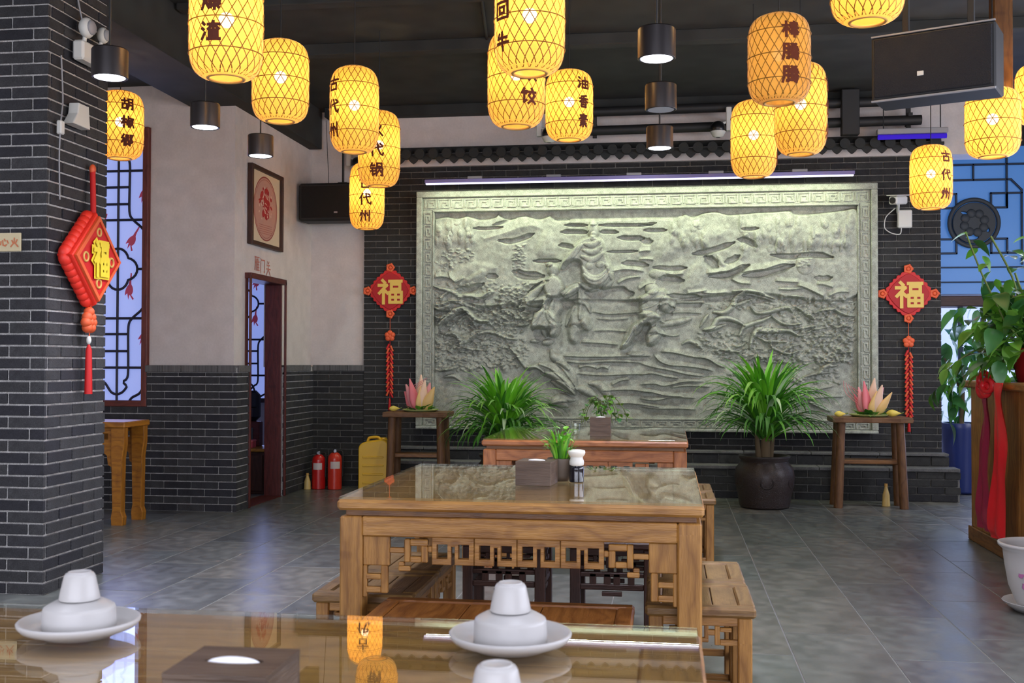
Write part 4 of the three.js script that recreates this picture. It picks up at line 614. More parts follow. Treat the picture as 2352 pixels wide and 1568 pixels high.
// ================= tables and stools =================
// carved board between table legs: square windows in pairs, slots cut up from below
function fretBoard(w, h) { const s = new THREE.Shape([[-w / 2, 0], [w / 2, 0], [w / 2, -h], [0.008, -h], [0.008, -0.028], [-0.008, -0.028], [-0.008, -h], [-w / 2, -h]].map((p) => new THREE.Vector2(...p))); for (const x of [-w / 4 - .002, w / 4 + .002]) { const a = w * 0.135; s.holes.push(new THREE.Path([[x - a, -0.022], [x + a, -0.022], [x + a, -h + 0.018], [x - a, -h + 0.018]].map((p) => new THREE.Vector2(...p)))); } return new THREE.ExtrudeGeometry(s, { depth: 0.022, bevelEnabled: true, bevelSize: 0.002, bevelThickness: 0.002, bevelSegments: 1 }).translate(0, 0, -0.011); }
function table(label, x0, x1, z0, z1, mats, group, fullCarve = true) {
  const W = x1 - x0, D = z1 - z0, cx = (x0 + x1) / 2, cz = (z0 + z1) / 2, t = thing('square_table', label, 'table', [cx, 0, cz], 0, group), H = 0.79, L = 0.078;
  const m = mats[0], top = mats[1];
  const n = 7, pw = (D - 0.2) / n;
  for (const s of [-1, 1]) { part('top_rail', bx(W, 0.036, 0.1, 0, H - 0.018, s * (D / 2 - 0.05), 0.009, 0), m, t); part('top_rail', bx(0.1, 0.036, D - 0.2, s * (W / 2 - 0.05), H - 0.018, 0, 0.006, 2), m, t); }
  for (let i = 0; i < n; i++) part('top_board', bx(W - 0.2, 0.028, pw - 0.002, 0, H - 0.016, -D / 2 + 0.1 + pw * (i + 0.5), 0.0015, 0), top, t);
  part('glass_top', bx(W - 0.012, 0.008, D - 0.012, 0, H + 0.0045, 0, 0.001), M.glass, t);
  for (const s of [-1, 1]) { part('waist', bx(W - 0.05, 0.02, 0.02, 0, H - 0.046, s * (D / 2 - 0.035), 0.002, 0), mats[2], t); part('waist', bx(0.02, 0.02, D - 0.09, s * (W / 2 - 0.035), H - 0.046, 0, 0.002, 2), mats[2], t); }
  const yA = H - 0.056, ah = 0.066;
  for (const sx of [-1, 1]) for (const sz of [-1, 1]) part('leg', bx(L, yA, L, sx * (W / 2 - L / 2 - 0.008), yA / 2, sz * (D / 2 - L / 2 - 0.008), 0.006, 1), m, t);
  for (const s of [-1, 1]) { part('apron', bx(W - 2 * L - 0.016, ah, 0.034, 0, yA - ah / 2, s * (D / 2 - 0.026), 0.004, 0), m, t); part('apron', bx(0.034, ah, D - 2 * L - 0.016, s * (W / 2 - 0.026), yA - ah / 2, 0, 0.004, 2), m, t); }
  const g = fretBoard(0.137, 0.088), gg = [0, 1].map(() => grain(g.clone(), 0));
  for (const [ang, span, dist] of [[0, W, D / 2 - 0.03], [Math.PI, W, D / 2 - 0.03], [HP, D, W / 2 - 0.03], [-HP, D, W / 2 - 0.03]]) {
    const P = (name, geo) => { const k = part(name, geo, m, t); k.rotation.y = ang; k.position.set(Math.sin(ang) * dist, 0, Math.cos(ang) * dist); };
    const y = yA - ah, inner = span / 2 - L - 0.008;
    for (let i = 0; i < 4; i++) P('fret_panel', gg[i & 1].clone().translate(-0.2145 + i * 0.143, y, 0));
    for (const s of [-1, 1]) {
      const q = [], R = (xa, xb, ya, yb) => q.push(bx(xb - xa, yb - ya, 0.022, s * (xa + xb) / 2, y + (ya + yb) / 2, 0, 0.003, xb - xa > yb - ya ? 0 : 1));
      R(0.284, 0.3, -0.05, -0.03); R(0.3, 0.36, -0.03, -0.008); R(0.3, 0.322, -0.085, -0.03); R(0.36, 0.38, -0.085, -0.008); R(0.322, 0.36, -0.085, -0.066); R(0.38, 0.43, -0.055, -0.038); R(0.43, inner, -0.098, 0);
      R(inner - 0.085, inner - 0.062, -0.19, -0.098); R(inner - 0.062, inner - 0.01, -0.145, -0.127); R(inner - 0.062, inner - 0.01, -0.19, -0.17); R(inner - 0.014, inner, -0.205, -0.098); R(0.36, 0.4, -0.115, -0.098); R(0.38, 0.4, -0.098, -0.085);
      P('corner_fret', merge(q));
    }
  }
  return t;
}
const TM = [M.oak, M.oakTop, M.oakDark];
table('nearest square wooden table along the bottom of the picture, set with white crockery', -1.3, 0.055, -1.92, -0.72, TM, 'carved square dining tables');
table('middle carved square wooden table with a glass top, standing alone in front of the mural', -1.1, 0.115, -4.82, -3.58, TM, 'carved square dining tables');
table('farthest reddish square wooden table, right below the middle of the mural', -1.1, 0.115, -7.72, -6.47, [M.redOak, M.oakTop, M.oakDark], 'carved square dining tables');
function makeStool(name, label, w, d, h, mats, low = 0.09) {
  const t = thing(name, label, 'stool', [0, 0, 0], 0, 'carved wooden stools around the square tables'), [m, sm] = mats, L = 0.046;
  for (const s of [-1, 1]) { part('seat_rail', bx(w, 0.034, 0.055, 0, h - 0.017, s * (d / 2 - 0.0275), 0.008, 0), sm, t); part('seat_rail', bx(0.055, 0.034, d - 0.11, s * (w / 2 - 0.0275), h - 0.017, 0, 0.006, 2), sm, t); }
  const nb = 3, bw = (w - 0.11) / nb; for (let i = 0; i < nb; i++) part('seat_board', bx(bw - 0.003, 0.024, d - 0.11, -w / 2 + 0.055 + bw * (i + .5), h - 0.017, 0, 0.002, 2), sm, t);
  for (const sx of [-1, 1]) for (const sz of [-1, 1]) part('leg', bx(L, h - 0.034, L, sx * (w / 2 - L / 2 - 0.012), (h - 0.034) / 2, sz * (d / 2 - L / 2 - 0.012), 0.004, 1), m, t);
  const y = h - 0.034;
  for (const [ang, span, dist] of [[0, w, d / 2 - 0.03], [Math.PI, w, d / 2 - 0.03], [HP, d, w / 2 - 0.03], [-HP, d, w / 2 - 0.03]]) {
    const P = (n, geo) => { const k = part(n, geo, m, t); k.rotation.y = ang; k.position.set(Math.sin(ang) * dist, 0, Math.cos(ang) * dist); };
    const inn = span / 2 - L - 0.012;
    P('apron', bx(inn * 2, 0.03, 0.024, 0, y - 0.015, 0, 0.002, 0));
    P('stretcher', bx(inn * 2, 0.026, 0.022, 0, low, 0, 0.003, 0));
    if (low > 0.2) P('lattice', merge([bx(inn * 2, 0.02, 0.02, 0, low + 0.055, 0, 0.002, 0), ...[-0.6, -0.15, 0.15, 0.6].map((u) => bx(0.03, 0.06, 0.02, u * inn, low + 0.03, 0, 0.002, 1)), bx(0.09, 0.02, 0.02, 0, low - 0.03, 0, 0.002, 0)]));
    for (const s of [-1, 1]) { const q = [], R = (a, b, c, e) => q.push(bx(b - a, e - c, 0.018, s * (a + b) / 2, y + (c + e) / 2, 0, 0.002, b - a > e - c ? 0 : 1)); R(inn - 0.075, inn - 0.058, -0.094, -0.03); R(inn - 0.058, inn, -0.094, -0.076); R(inn - 0.1, inn - 0.075, -0.062, -0.044); R(inn - 0.058, inn - 0.02, -0.05, -0.036); P('corner_fret', merge(q)); }
    P('centre_fret', merge([bx(0.014, 0.045, 0.018, -0.02, y - 0.05, 0, 0.002), bx(0.014, 0.045, 0.018, 0.02, y - 0.05, 0, 0.002), bx(0.054, 0.014, 0.018, 0, y - 0.078, 0, 0.002)]));
  }
  return t;
}
const st = makeStool('wooden_stool', 'front stool at the right side of the middle table, its whole near leg in view', 0.36, 0.42, 0.45, [M.oak, M.seat]); st.position.set(0.104, 0, -3.885);
for (const [l, x, z, a] of [
  ['second stool at the right of the middle table, directly behind the front stool', 0.1, -4.33, 0], ['front stool at the left side of the middle table, its corner sticking out', -1.045, -3.91, 0], ['rear stool at the left side of the middle table, seen between the legs', -1.05, -4.36, 0],
  ['front stool at the right side of the farthest table, one corner showing', 0.098, -6.785, 0], ['rear stool at the right side of the farthest table', 0.096, -7.23, 0], ['front stool at the left side of the farthest table, hidden by the middle table', -1.07, -6.79, 0], ]) dup(st, l, [x, 0, z], a);
for (const [l, x] of [['left stool behind the middle table, wood darkened to stand for its shade', -0.74], ['right stool behind the middle table, wood darkened to stand for its shade', -0.25]]) { const s = makeStool('shade_toned_stool', l, 0.4, 0.36, 0.45, [M.darkwood, M.darkwood], 0.245); s.position.set(x, 0, -5.12); s.userData.group = 'stools with the table shade painted into their wood'; }  // shade behind the table painted as darker wood on both stools
{ const b = makeStool('wooden_bench', 'wide wooden bench tucked in front of the middle table, behind the white bowls', 0.84, 0.36, 0.45, [M.oakDark, M.bench]); b.userData.category = 'bench'; delete b.userData.group; b.position.set(-0.53, 0, -3.505); }

// ================= what stands on the tables =================
const GT = 0.799; // the height of a glass top
function crockery(x, z, lp, lb, lc) {
  const p = thing('saucer_plate', lp, 'plate', [x, GT, z], 0, 'white place settings on the nearest table');
  part('dish', lathe([[0, 0.004], [0.05, 0.004], [0.056, 0], [0.062, 0], [0.07, 0.004], [0.098, 0.014], [0.1045, 0.021], [0.1055, 0.026], [0.103, 0.0285], [0.099, 0.027], [0.091, 0.0185], [0.072, 0.0105], [0, 0.0095]], 64), M.porcelain, p).scale.set(0.92, 0.95, 0.92);
  const b = thing('rice_bowl', lb, 'bowl', [x, GT + 0.0093, z], 0, 'white place settings on the nearest table');
  part('body', lathe([[0.0565, 0.004], [0.0605, 0], [0.063, 0.0015], [0.0632, 0.012], [0.0622, 0.034], [0.0606, 0.0385], [0.057, 0.041], [0.044, 0.0475], [0.03, 0.05], [0, 0.05]].reverse(), 64).scale(0.92, 0.98, 0.92), M.porcelain, b);
  part('foot_ring', lathe([[0.028, 0.049], [0.027, 0.054], [0.0235, 0.054], [0.022, 0.049]], 48).scale(0.92, 0.98, 0.92), M.porcelain, b);
  const c = thing('tea_cup', lc, 'cup', [x, GT + 0.0585, z], 0, 'white place settings on the nearest table');
  part('body', lathe([[0.0325, 0.003], [0.0345, 0], [0.036, 0.002], [0.0345, 0.012], [0.0298, 0.036], [0.0275, 0.048], [0.0245, 0.0535], [0.0205, 0.0545]].reverse(), 56).scale(0.9, 0.8, 0.9), M.porcelain, c);
  part('foot_ring', lathe([[0.021, 0.053], [0.0205, 0.057], [0.0175, 0.057], [0.016, 0.0545], [0.0001, 0.054]], 48).scale(0.9, 0.8, 0.9), M.porcelain, c);
}
crockery(-0.963, -1.709, 'white rimmed plate at the left end of the nearest table, under an upturned bowl', 'upturned white bowl on the left plate of the nearest table', 'upturned white cup on top of the left bowl, before the brick pillar');
crockery(-0.247, -1.731, 'white rimmed plate in the middle of the nearest table, in front of the bench', 'upturned white bowl on the middle plate, below the carved table', 'upturned white cup on top of the middle bowl');
crockery(-0.196, -1.262, 'white plate at the bottom edge under the nearest upturned bowl, out of view', 'nearest upturned white bowl below the bottom edge of the picture', 'nearest upturned white cup, cut by the bottom edge of the picture');
function tissueBox(label, x, z, s, h, turn, y = GT) {
  const t = thing('tissue_box', label, 'box', [x, y, z], turn, null);
  const T = 0.006;
  for (const k of [-1, 1]) { part('side_panel', bx(s, h - T, T, 0, (h - T) / 2, k * (s / 2 - T / 2), 0.001, 0), M.box, t); part('side_panel', bx(T, h - T, s - 2 * T, k * (s / 2 - T / 2), (h - T) / 2, 0, 0.001, 2), M.box, t); }
  const sh = new THREE.Shape([[-s / 2, -s / 2], [s / 2, -s / 2], [s / 2, s / 2], [-s / 2, s / 2]].map((p) => new THREE.Vector2(...p))), hole = new THREE.Path(); hole.absellipse(0, 0, s * 0.3, s * 0.1, 0, Math.PI * 2); sh.holes.push(hole);
  part('lid', grain(new THREE.ExtrudeGeometry(sh, { depth: T, bevelEnabled: false, curveSegments: 24 }).rotateX(-HP).translate(0, h - T, 0), 0), M.box, t);
  const rp = []; for (let i = 0; i <= 10; i++) rp.push([s * 0.27 * Math.cos(i / 10 * HP), Math.sin(i / 10 * HP) * 0.009]);
  part('tissue', lathe(rp, 32).scale(1, 1, 0.3).translate(0, h - 0.004, 0), std({ color: rgb(240, 240, 244), roughness: 0.9 }), t, 'white tissue showing through the oval opening');
  return t;
}
tissueBox('large brown wooden tissue box with a white oval opening at the bottom edge', -0.523, -1.285, 0.126, 0.088, 0.02);
tissueBox('brown wooden tissue box on the middle table beside the black bottle', -0.484, -4.075, 0.132, 0.088, -0.1);
tissueBox('small brown tissue box with white top on the farthest table', -0.412, -6.8, 0.125, 0.115, 0.0);
// sauce bottle on the middle table
{
  const t = thing('sauce_bottle', 'dark sauce bottle with a flared white cap on the middle table', 'bottle', [-0.343, GT, -4.165]);
  part('body', lathe([[0, 0], [0.025, 0], [0.0275, 0.003], [0.0275, 0.05], [0.026, 0.058], [0.022, 0.062]], 36), phy({ color: rgb(18, 18, 26), roughness: 0.08, clearcoat: 0.6 }), t);
  part('neck', lathe([[0.022, 0.062], [0.0275, 0.066], [0.028, 0.078], [0.024, 0.088], [0.023, 0.096]], 36), M.whitePlastic, t);
  part('cap', lathe([[0.023, 0.094], [0.031, 0.104], [0.033, 0.112], [0.031, 0.119], [0.02, 0.122], [0, 0.122]], 36), std({ color: rgb(222, 218, 206), roughness: 0.4 }), t);
}
// strap-like leaf that rises and arches over
function strapLeaf(len, width, rise, droop, twist = 0) {
  const n = 9, pos = [], idx = [];
  for (let i = 0; i <= n; i++) {
    const s = i / n, a = rise - droop * s * s, x0 = i ? pos[(i - 1) * 9 + 3] : 0, y0 = i ? pos[(i - 1) * 9 + 4] : 0, x = x0 + (i ? Math.cos(a) * len / n : 0), y = y0 + (i ? Math.sin(a) * len / n : 0), w = width * Math.min(1, 0.45 + 2.2 * s) * (1 - s ** 4) + 0.0006, tw = twist * s;
    const fold = w * 0.28;
    pos.push(x - Math.sin(a) * fold, y + Math.cos(a) * fold + Math.sin(tw) * w, -Math.cos(tw) * w, x, y, 0, x - Math.sin(a) * fold, y + Math.cos(a) * fold - Math.sin(tw) * w, Math.cos(tw) * w);
  }
  for (let i = 0; i < n; i++) for (const k of [0, 1]) { const a = i * 3 + k; idx.push(a, a + 3, a + 1, a + 1, a + 3, a + 4); }
  const g = new THREE.BufferGeometry(); g.setAttribute('position', new THREE.Float32BufferAttribute(pos, 3)); g.setIndex(idx); g.computeVertexNormals(); return g;
}
// broad pointed leaf lying along +x
function broadLeaf(len, width, droop = 0.5, fold = 0.25) {
  const n = 7, pos = [], idx = [];
  for (let i = 0; i <= n; i++) { const s = i / n, x = len * s * (1 - 0.12 * droop * s), y = -droop * len * 0.45 * s * s, w = width * Math.sin(Math.PI * Math.pow(s, 0.72)) * 0.5 + 0.0004; pos.push(x, y + w * fold, -w, x, y, 0, x, y + w * fold, w); }
  for (let i = 0; i < n; i++) for (const k of [0, 1]) { const a = i * 3 + k; idx.push(a, a + 3, a + 1, a + 1, a + 3, a + 4); }
  const g = new THREE.BufferGeometry(); g.setAttribute('position', new THREE.Float32BufferAttribute(pos, 3)); g.setIndex(idx); g.computeVertexNormals(); return g;
}
// small herb in a pot on the middle table, a trailing one on the farthest table
{
  const t = thing('potted_herb', 'small bright green herb in a round pot behind the tissue box and black bottle', 'plant', [-0.408, GT, -4.2]);
  part('pot', lathe([[0, 0], [0.03, 0], [0.042, 0.02], [0.046, 0.06], [0.05, 0.085], [0.046, 0.088], [0.04, 0.076], [0, 0.074]], 32), std({ color: rgb(92, 80, 68), roughness: 0.5 }), t);
  for (let i = 0; i < 46; i++) { const a = rr(0, 6.28), r = rr(0, 0.035); const m = part('stalk', strapLeaf(rr(0.07, 0.15), 0.004, rr(1.15, 1.55), rr(0.2, 1.2)), M.blade[i % 4], t); m.position.set(r * Math.cos(a), 0.074, r * Math.sin(a)); m.rotation.y = -a; }
  for (let i = 0; i < 46; i++) { const a = rr(0, 6.28), r = rr(0.0, 0.05), y = 0.11 + rr(0, 0.09); const m = part('leaf', broadLeaf(rr(0.025, 0.042), 0.022, 0.4), M.blade[(i + 1) % 4], t); m.position.set(r * Math.cos(a), y, r * Math.sin(a)); m.rotation.set(0, -a + rr(-.5, .5), rr(-.3, .7), 'YXZ'); }
  const u = thing('trailing_plant', 'dark green trailing plant behind the tissue box on the farthest table', 'plant', [-0.42, GT, -7.08]);
  part('pot', lathe([[0, 0], [0.04, 0], [0.052, 0.03], [0.058, 0.09], [0.06, 0.1], [0.055, 0.1], [0.05, 0.09], [0, 0.088]], 32), M.glaze, u);
  for (let k = 0; k < 9; k++) {
    const a = k / 9 * 6.28 + 0.3, R = rr(0.1, 0.17), p = [[0, 0.09, 0], [R * .4 * Math.cos(a), 0.19 + rr(0, .05), R * .4 * Math.sin(a)], [R * Math.cos(a), 0.15, R * Math.sin(a)], [R * 1.15 * Math.cos(a), 0.07, R * 1.15 * Math.sin(a)]];
    part('stem', tube(p, 0.0025, 14, 5), M.stem, u);
    const c = new THREE.CatmullRomCurve3(p.map((q) => new THREE.Vector3(...q)));
    for (let i = 1; i < 9; i++) { const q = c.getPoint(i / 9); const m = part('leaf', broadLeaf(rr(0.035, 0.055), 0.036, 0.6), M.leaf[(i + k) % 3], u); m.position.copy(q); m.rotation.set(0, -a + (i % 2 ? 1 : -1) * rr(.4, 1.3), rr(-.5, .3), 'YXZ'); }
  }
  const c = thing('water_glass', 'small clear glass on the farthest table, left of its tissue box', 'glass', [-0.575, GT, -6.86]);
  part('tumbler', lathe([[0, 0.002], [0.026, 0.002], [0.028, 0.004], [0.032, 0.07], [0.0335, 0.07], [0.0295, 0.0], [0, 0.0]], 32), M.glass, c);
}

// ================= along the back wall =================
function rusticStand(label, x, z, w, h, d, lean) {
  const t = thing('plant_stand', label, 'stand', [x, 0, z]);
  const s = new THREE.Shape(); s.moveTo(-w / 2, -d / 2 + 0.01); for (let i = 1; i <= 8; i++) s.lineTo(-w / 2 + w * i / 8, -d / 2 + rr(-0.012, 0.012)); for (let i = 0; i <= 8; i++) s.lineTo(w / 2 - w * i / 8 + (i === 0 ? 0.015 : 0), d / 2 + rr(-0.014, 0.014));
  part('top_slab', grain(new THREE.ExtrudeGeometry(s, { depth: 0.034, bevelEnabled: true, bevelSize: 0.006, bevelThickness: 0.006, bevelSegments: 2 }).rotateX(HP).translate(0, h - 0.007, 0), 0), M.rustic, t);
  for (const sx of [-1, 1]) for (const sz of [-1, 1]) part('leg', grain(bar([sx * (w / 2 - 0.045), 0.0, sz * (d / 2 - 0.06)], [sx * (w / 2 - 0.065 - lean), h - 0.045, sz * (d / 2 - 0.07)], 0.04, 9, 0.036), 1), M.rustic, t);
  part('shelf', bx(w - 0.13, 0.035, d - 0.16, 0, 0.395, 0, 0.006, 0), M.oakDark, t);
  return t;
}
rusticStand('rough dark wooden stand at the left of the mural, holding a pink petal arrangement', -2.285, -9.98, 0.58, 0.795, 0.36, 0.0);
rusticStand('rough dark wooden stand at the right of the mural with thick splayed legs', 1.73, -9.98, 0.64, 0.785, 0.36, 0.01);
function petals(label, x, y, z, seedTilt) {
  const t = thing('petal_arrangement', label, 'decoration', [x, y, z]);
  part('tray', lathe([[0, 0], [0.14, 0], [0.17, 0.018], [0.165, 0.022], [0.13, 0.01], [0, 0.01]], 40), std({ color: rgb(170, 180, 110), roughness: 0.6 }), t);
  const pink = [rgb(226, 150, 150), rgb(232, 196, 168), rgb(216, 112, 120), rgb(230, 190, 120)].map((c) => phy({ color: c, roughness: 0.5, transmission: 0.15, thickness: 0, side: THREE.DoubleSide }));
  const spec = [[-0.6, .26, 0], [-0.35, .3, 2], [0.0, .33, 1], [0.1, .22, 3], [0.42, .26, 0], [0.75, .24, 3], [-0.85, .2, 2], [0.25, .28, 1]];
  spec.forEach(([a, l, m], i) => {
    a = a * 0.62 + seedTilt * 0.1; const p = []; for (let k = 0; k <= 10; k++) { const s = k / 10; p.push([0.05 * Math.sin(Math.PI * Math.pow(s, 0.62)) * (1 - 0.25 * s) + 0.006, s * l]); }
    const g = part('petal', lathe(p, 14).scale(1, 1, 0.55), pink[m], t); g.position.set(Math.sin(a) * 0.1, 0.012, (i % 2 ? 0.03 : -0.03)); g.rotation.set(rr(-.2, .2), rr(0, 1), -a, 'ZXY');
  });
  for (let i = 0; i < 44; i++) { const a = rr(0, 6.28), g = part('leaf', broadLeaf(rr(0.06, 0.11), 0.05, 0.5), M.leaf[i % 4], t); g.position.set(Math.cos(a) * rr(.02, .1), 0.015, Math.sin(a) * rr(.02, .1)); g.rotation.set(0, -a, rr(0.1, 0.9), 'YXZ'); }
  for (let i = 0; i < 5; i++) part('wisp', tube([[0.01, 0.02, 0], [seedTilt * -0.08 - 0.03 * i, 0.2, 0.02], [seedTilt * -(0.14 + 0.02 * i), 0.25 + 0.015 * i, 0.02]], 0.0022, 10, 5), pink[2], t);
}
petals('pink and cream petal arrangement on the left wooden stand', -2.27, 0.795, -9.98, -0.3);
petals('pink and orange petal arrangement on the right wooden stand, a thin wisp curling left', 1.74, 0.785, -9.98, 1);
function gourd(label, x, y, z, a, s) {
  const t = thing('gourd', label, 'gourd', [x, y, z], a), p = []; for (let k = 0; k <= 16; k++) { const u = k / 16; p.push([s * Math.sin(Math.PI * u) ** 0.7 * (0.62 + 0.35 * Math.cos(Math.PI * (u - 0.15))) * 0.55 + 0.0001, u * s * 1.9]); }
  part('fruit', lathe(p, 20).rotateZ(-HP).translate(-s * 0.95, s * 0.5, 0), std({ color: rgb(214, 192, 84), roughness: 0.45 }), t); part('stalk', bar([s * 0.93, s * 0.5, 0], [s * 1.2, s * 0.62, 0], 0.006, 6), M.stem, t);
}
gourd('small yellow gourd at the left end of the left wooden stand', -2.5, 0.795, -9.92, 0.4, 0.055);
gourd('yellow gourd in front of the petals on the right wooden stand', 1.47, 0.785, -9.83, 0.2, 0.055); gourd('yellow gourd at the right end of the right wooden stand', 1.93, 0.785, -9.9, -0.3, 0.068);
// the two big strap-leaved plants
function grassPlant(label, x, z, leaves, R, mid) {
  const t = thing('strap_leaf_plant', label, 'plant', [x, 0, z]);
  part('pot', lathe([[0, 0], [0.2, 0], [0.215, 0.02], [0.225, 0.09], [0.25, 0.19], [0.258, 0.27], [0.245, 0.34], [0.205, 0.39], [0.2, 0.41], [0.222, 0.43], [0.222, 0.45], [0.198, 0.45], [0.185, 0.41], [0, 0.4]], 56), M.glaze, t);
  part('pot_relief', [0, 1, 2, 3, 4, 5].map((k) => new THREE.TorusGeometry(0.05, 0.016, 8, 18).translate(0, 0, 0.238).rotateX(0.02).translate(0, 0.24, 0).rotateY(k * 1.047)), M.glaze, t);
  part('soil', new THREE.CylinderGeometry(0.19, 0.19, 0.012, 32).translate(0, 0.41, 0), M.soil, t);
  part('trunk', [bar([0, 0.4, 0], [0.015, mid, 0], 0.05, 12, 0.034), bar([-0.05, 0.4, 0.02], [-0.07, mid - .05, 0.03], 0.026, 10, 0.018), bar([0.05, 0.4, -0.02], [0.08, mid - .04, -0.03], 0.026, 10, 0.018)], M.trunk, t);
  const kinds = []; for (let i = 0; i < 14; i++) kinds.push([strapLeaf(R * rr(0.9, 1.15), rr(0.019, 0.027), 1.45, rr(0.5, 1.2)), strapLeaf(R * rr(1.0, 1.3), rr(0.017, 0.025), 1.15, rr(1.4, 2.2)), strapLeaf(R * rr(0.9, 1.2), rr(0.015, 0.021), 0.75, rr(1.5, 2.2))][i % 3]);
  for (let i = 0; i < leaves; i++) {
    const f = i / leaves, a = i * 2.39996 + rr(-.3, .3), kk = f < 0.3 ? 0 : f < 0.66 ? 1 : 2, k = kk + 3 * Math.floor(rnd() * 4), m = rnd() < 0.12 && kk ? M.bladePale : M.blade[kk === 2 ? (rnd() < .6 ? 2 : 0) : Math.floor(rnd() * 4)];
    const g = part('leaf', kinds[k], m, t), r = rr(0.01, 0.07); g.position.set(Math.cos(a) * r, mid - rr(0, 0.1) - (kk === 2 ? 0.05 : 0), Math.sin(a) * r); g.rotation.set(rr(-.15, .15), -a, rr(-.16, .16), 'YXZ'); g.scale.setScalar(rr(0.8, 1.05));
  }
}
grassPlant('large bright green strap-leaved plant rising behind the left part of the farthest table', -1.42, -9.55, 296, 0.6, 0.66);
grassPlant('large strap-leaved plant in a dark glazed pot at the right of the mural', 0.827, -9.8, 296, 0.66, 0.72);
// hangings with the gold character on both sides of the mural
function diamond(r, lobes) { const s = new THREE.Shape(), n = 160; for (let i = 0; i <= n; i++) { const a = i / n * Math.PI * 2, c = Math.abs(Math.cos(a)), q = Math.abs(Math.sin(a)), d = 1 / (Math.pow(c ** 1.35 + q ** 1.35, 1 / 1.35)), rad = r * d * (1 + 0.035 * Math.cos(lobes * a)); const x = rad * Math.cos(a), y = rad * Math.sin(a); i ? s.lineTo(x, y) : s.moveTo(x, y); } return s; }
function fuHanging(label, x, y, z, tail) {
  const t = thing('fu_hanging', label, 'hanging', [x, y, z]);
  part('backing', new THREE.ExtrudeGeometry(diamond(0.215, 24), { depth: 0.012, bevelEnabled: true, bevelSize: 0.004, bevelThickness: 0.004, bevelSegments: 2 }), M.red, t);
  part('inner_panel', new THREE.ExtrudeGeometry(diamond(0.178, 0), { depth: 0.006, bevelEnabled: true, bevelSize: 0.003, bevelThickness: 0.003, bevelSegments: 1 }).translate(0, 0, 0.016), std({ color: rgb(172, 14, 20), roughness: 0.6 }), t);
  for (const [a, b] of [[0, .232], [0, -.232], [.235, 0], [-.235, 0]]) { part('corner_ornament', [new THREE.TorusGeometry(0.03, 0.011, 8, 24), new THREE.SphereGeometry(0.018, 12, 8), ...[0, 1, 2, 3, 4].map((k) => new THREE.SphereGeometry(0.014, 10, 6).translate(0.034 * Math.cos(k * 1.257), 0.034 * Math.sin(k * 1.257), 0))].map((g) => g.scale(1, 1, 0.6).translate(a, b, 0.014)), M.orange, t); }
  part('gold_character', writing([{ key: 'fu', u: -0.135, v: -0.13, s: 0.27, sv: 0.25 }], 0.0155, (u, v, l) => [u, v, 0.0285 + l], 0.001), M.gold, t);
  part('cord', bar([0, -0.25, 0.012], [0, -0.4, 0.012], 0.003, 6), M.orange, t);
  part('knot', [[0, -0.42], [0.028, -0.44], [-0.028, -0.44], [0.02, -0.475], [-0.02, -0.475], [0, -0.455]].map(([a, b]) => new THREE.SphereGeometry(0.027, 12, 8).scale(1, 1, .6).translate(a, b, 0.016)), M.orange, t);
  part('cord', bar([0, -0.49, 0.012], [0, -0.54 - tail, 0.012], 0.005, 6), M.redDark, t);
  const n = Math.round(tail / 0.042);
  for (let i = 0; i < n; i++) for (const s of [-1, 1]) part('firecracker', bar([s * 0.008, -0.53 - i * 0.042 - (s > 0 ? .02 : 0), 0.016], [s * 0.032, -0.585 - i * 0.042 - (s > 0 ? .02 : 0), 0.018], 0.0105, 8), (i + (s > 0)) % 2 ? M.orange : M.red, t);
  part('tassel', lathe([[0.004, 0], [0.01, -0.02], [0.016, -0.12], [0.0001, -0.12]].reverse(), 14).translate(0, -0.55 - tail, 0.014), M.red, t);
}
fuHanging('red diamond hanging with a gold character on the brick strip left of the mural', -2.752, 1.962, -10.733, 0.52);
fuHanging('red diamond hanging with a gold character on the brick strip right of the mural', 2.226, 1.902, -10.733, 0.62);
// fire extinguishers, jerrycan and two small bottles on the floor
function extinguisher(label, x, z, r, h, mat, turn) {
  const t = thing('fire_extinguisher', label, 'extinguisher', [x, 0, z], turn);
  part('cylinder', lathe([[0, 0.004], [r - 0.004, 0], [r, 0.008], [r, h * 0.68], [r * 0.92, h * 0.76], [r * 0.6, h * 0.82], [r * 0.36, h * 0.84], [0, h * 0.845]], 32), mat, t);
  part('label_plate', new THREE.CylinderGeometry(r + 0.001, r + 0.001, h * 0.16, 20, 1, true, -0.7, 1.4).translate(0, h * 0.56, 0), std({ color: rgb(214, 200, 196), roughness: 0.5, side: THREE.DoubleSide }), t, 'pale printed label');
  part('valve', [new THREE.CylinderGeometry(r * 0.28, r * 0.34, h * 0.08, 16).translate(0, h * 0.88, 0), new THREE.CylinderGeometry(r * .2, r * .2, 0.02, 12).rotateX(HP).translate(0, h * 0.88, r * .34)], M.steel, t);
  part('handle', [bx(0.018, 0.008, r * 1.5, 0, h * 0.935, r * 0.35, 0.002), bx(0.018, 0.007, r * 1.7, 0, h * 0.985, r * 0.4, 0.002).rotateX(-0.06)], M.black, t);
  part('hose', tube([[r * .3, h * 0.88, 0], [r * 1.05, h * 0.86, 0.01], [r * 1.12, h * 0.6, 0.02], [r * 1.06, h * 0.3, 0.02]], 0.007, 20, 8), M.black, t);
}
extinguisher('dark red fire extinguisher, left one of the pair on the floor in the corner', -3.41, -10.5, 0.066, 0.405, M.extinguisher, 0.1);
extinguisher('lighter red fire extinguisher, right one of the pair, slightly taller', -3.246, -10.5, 0.069, 0.43, M.extinguisher2, 0.35);
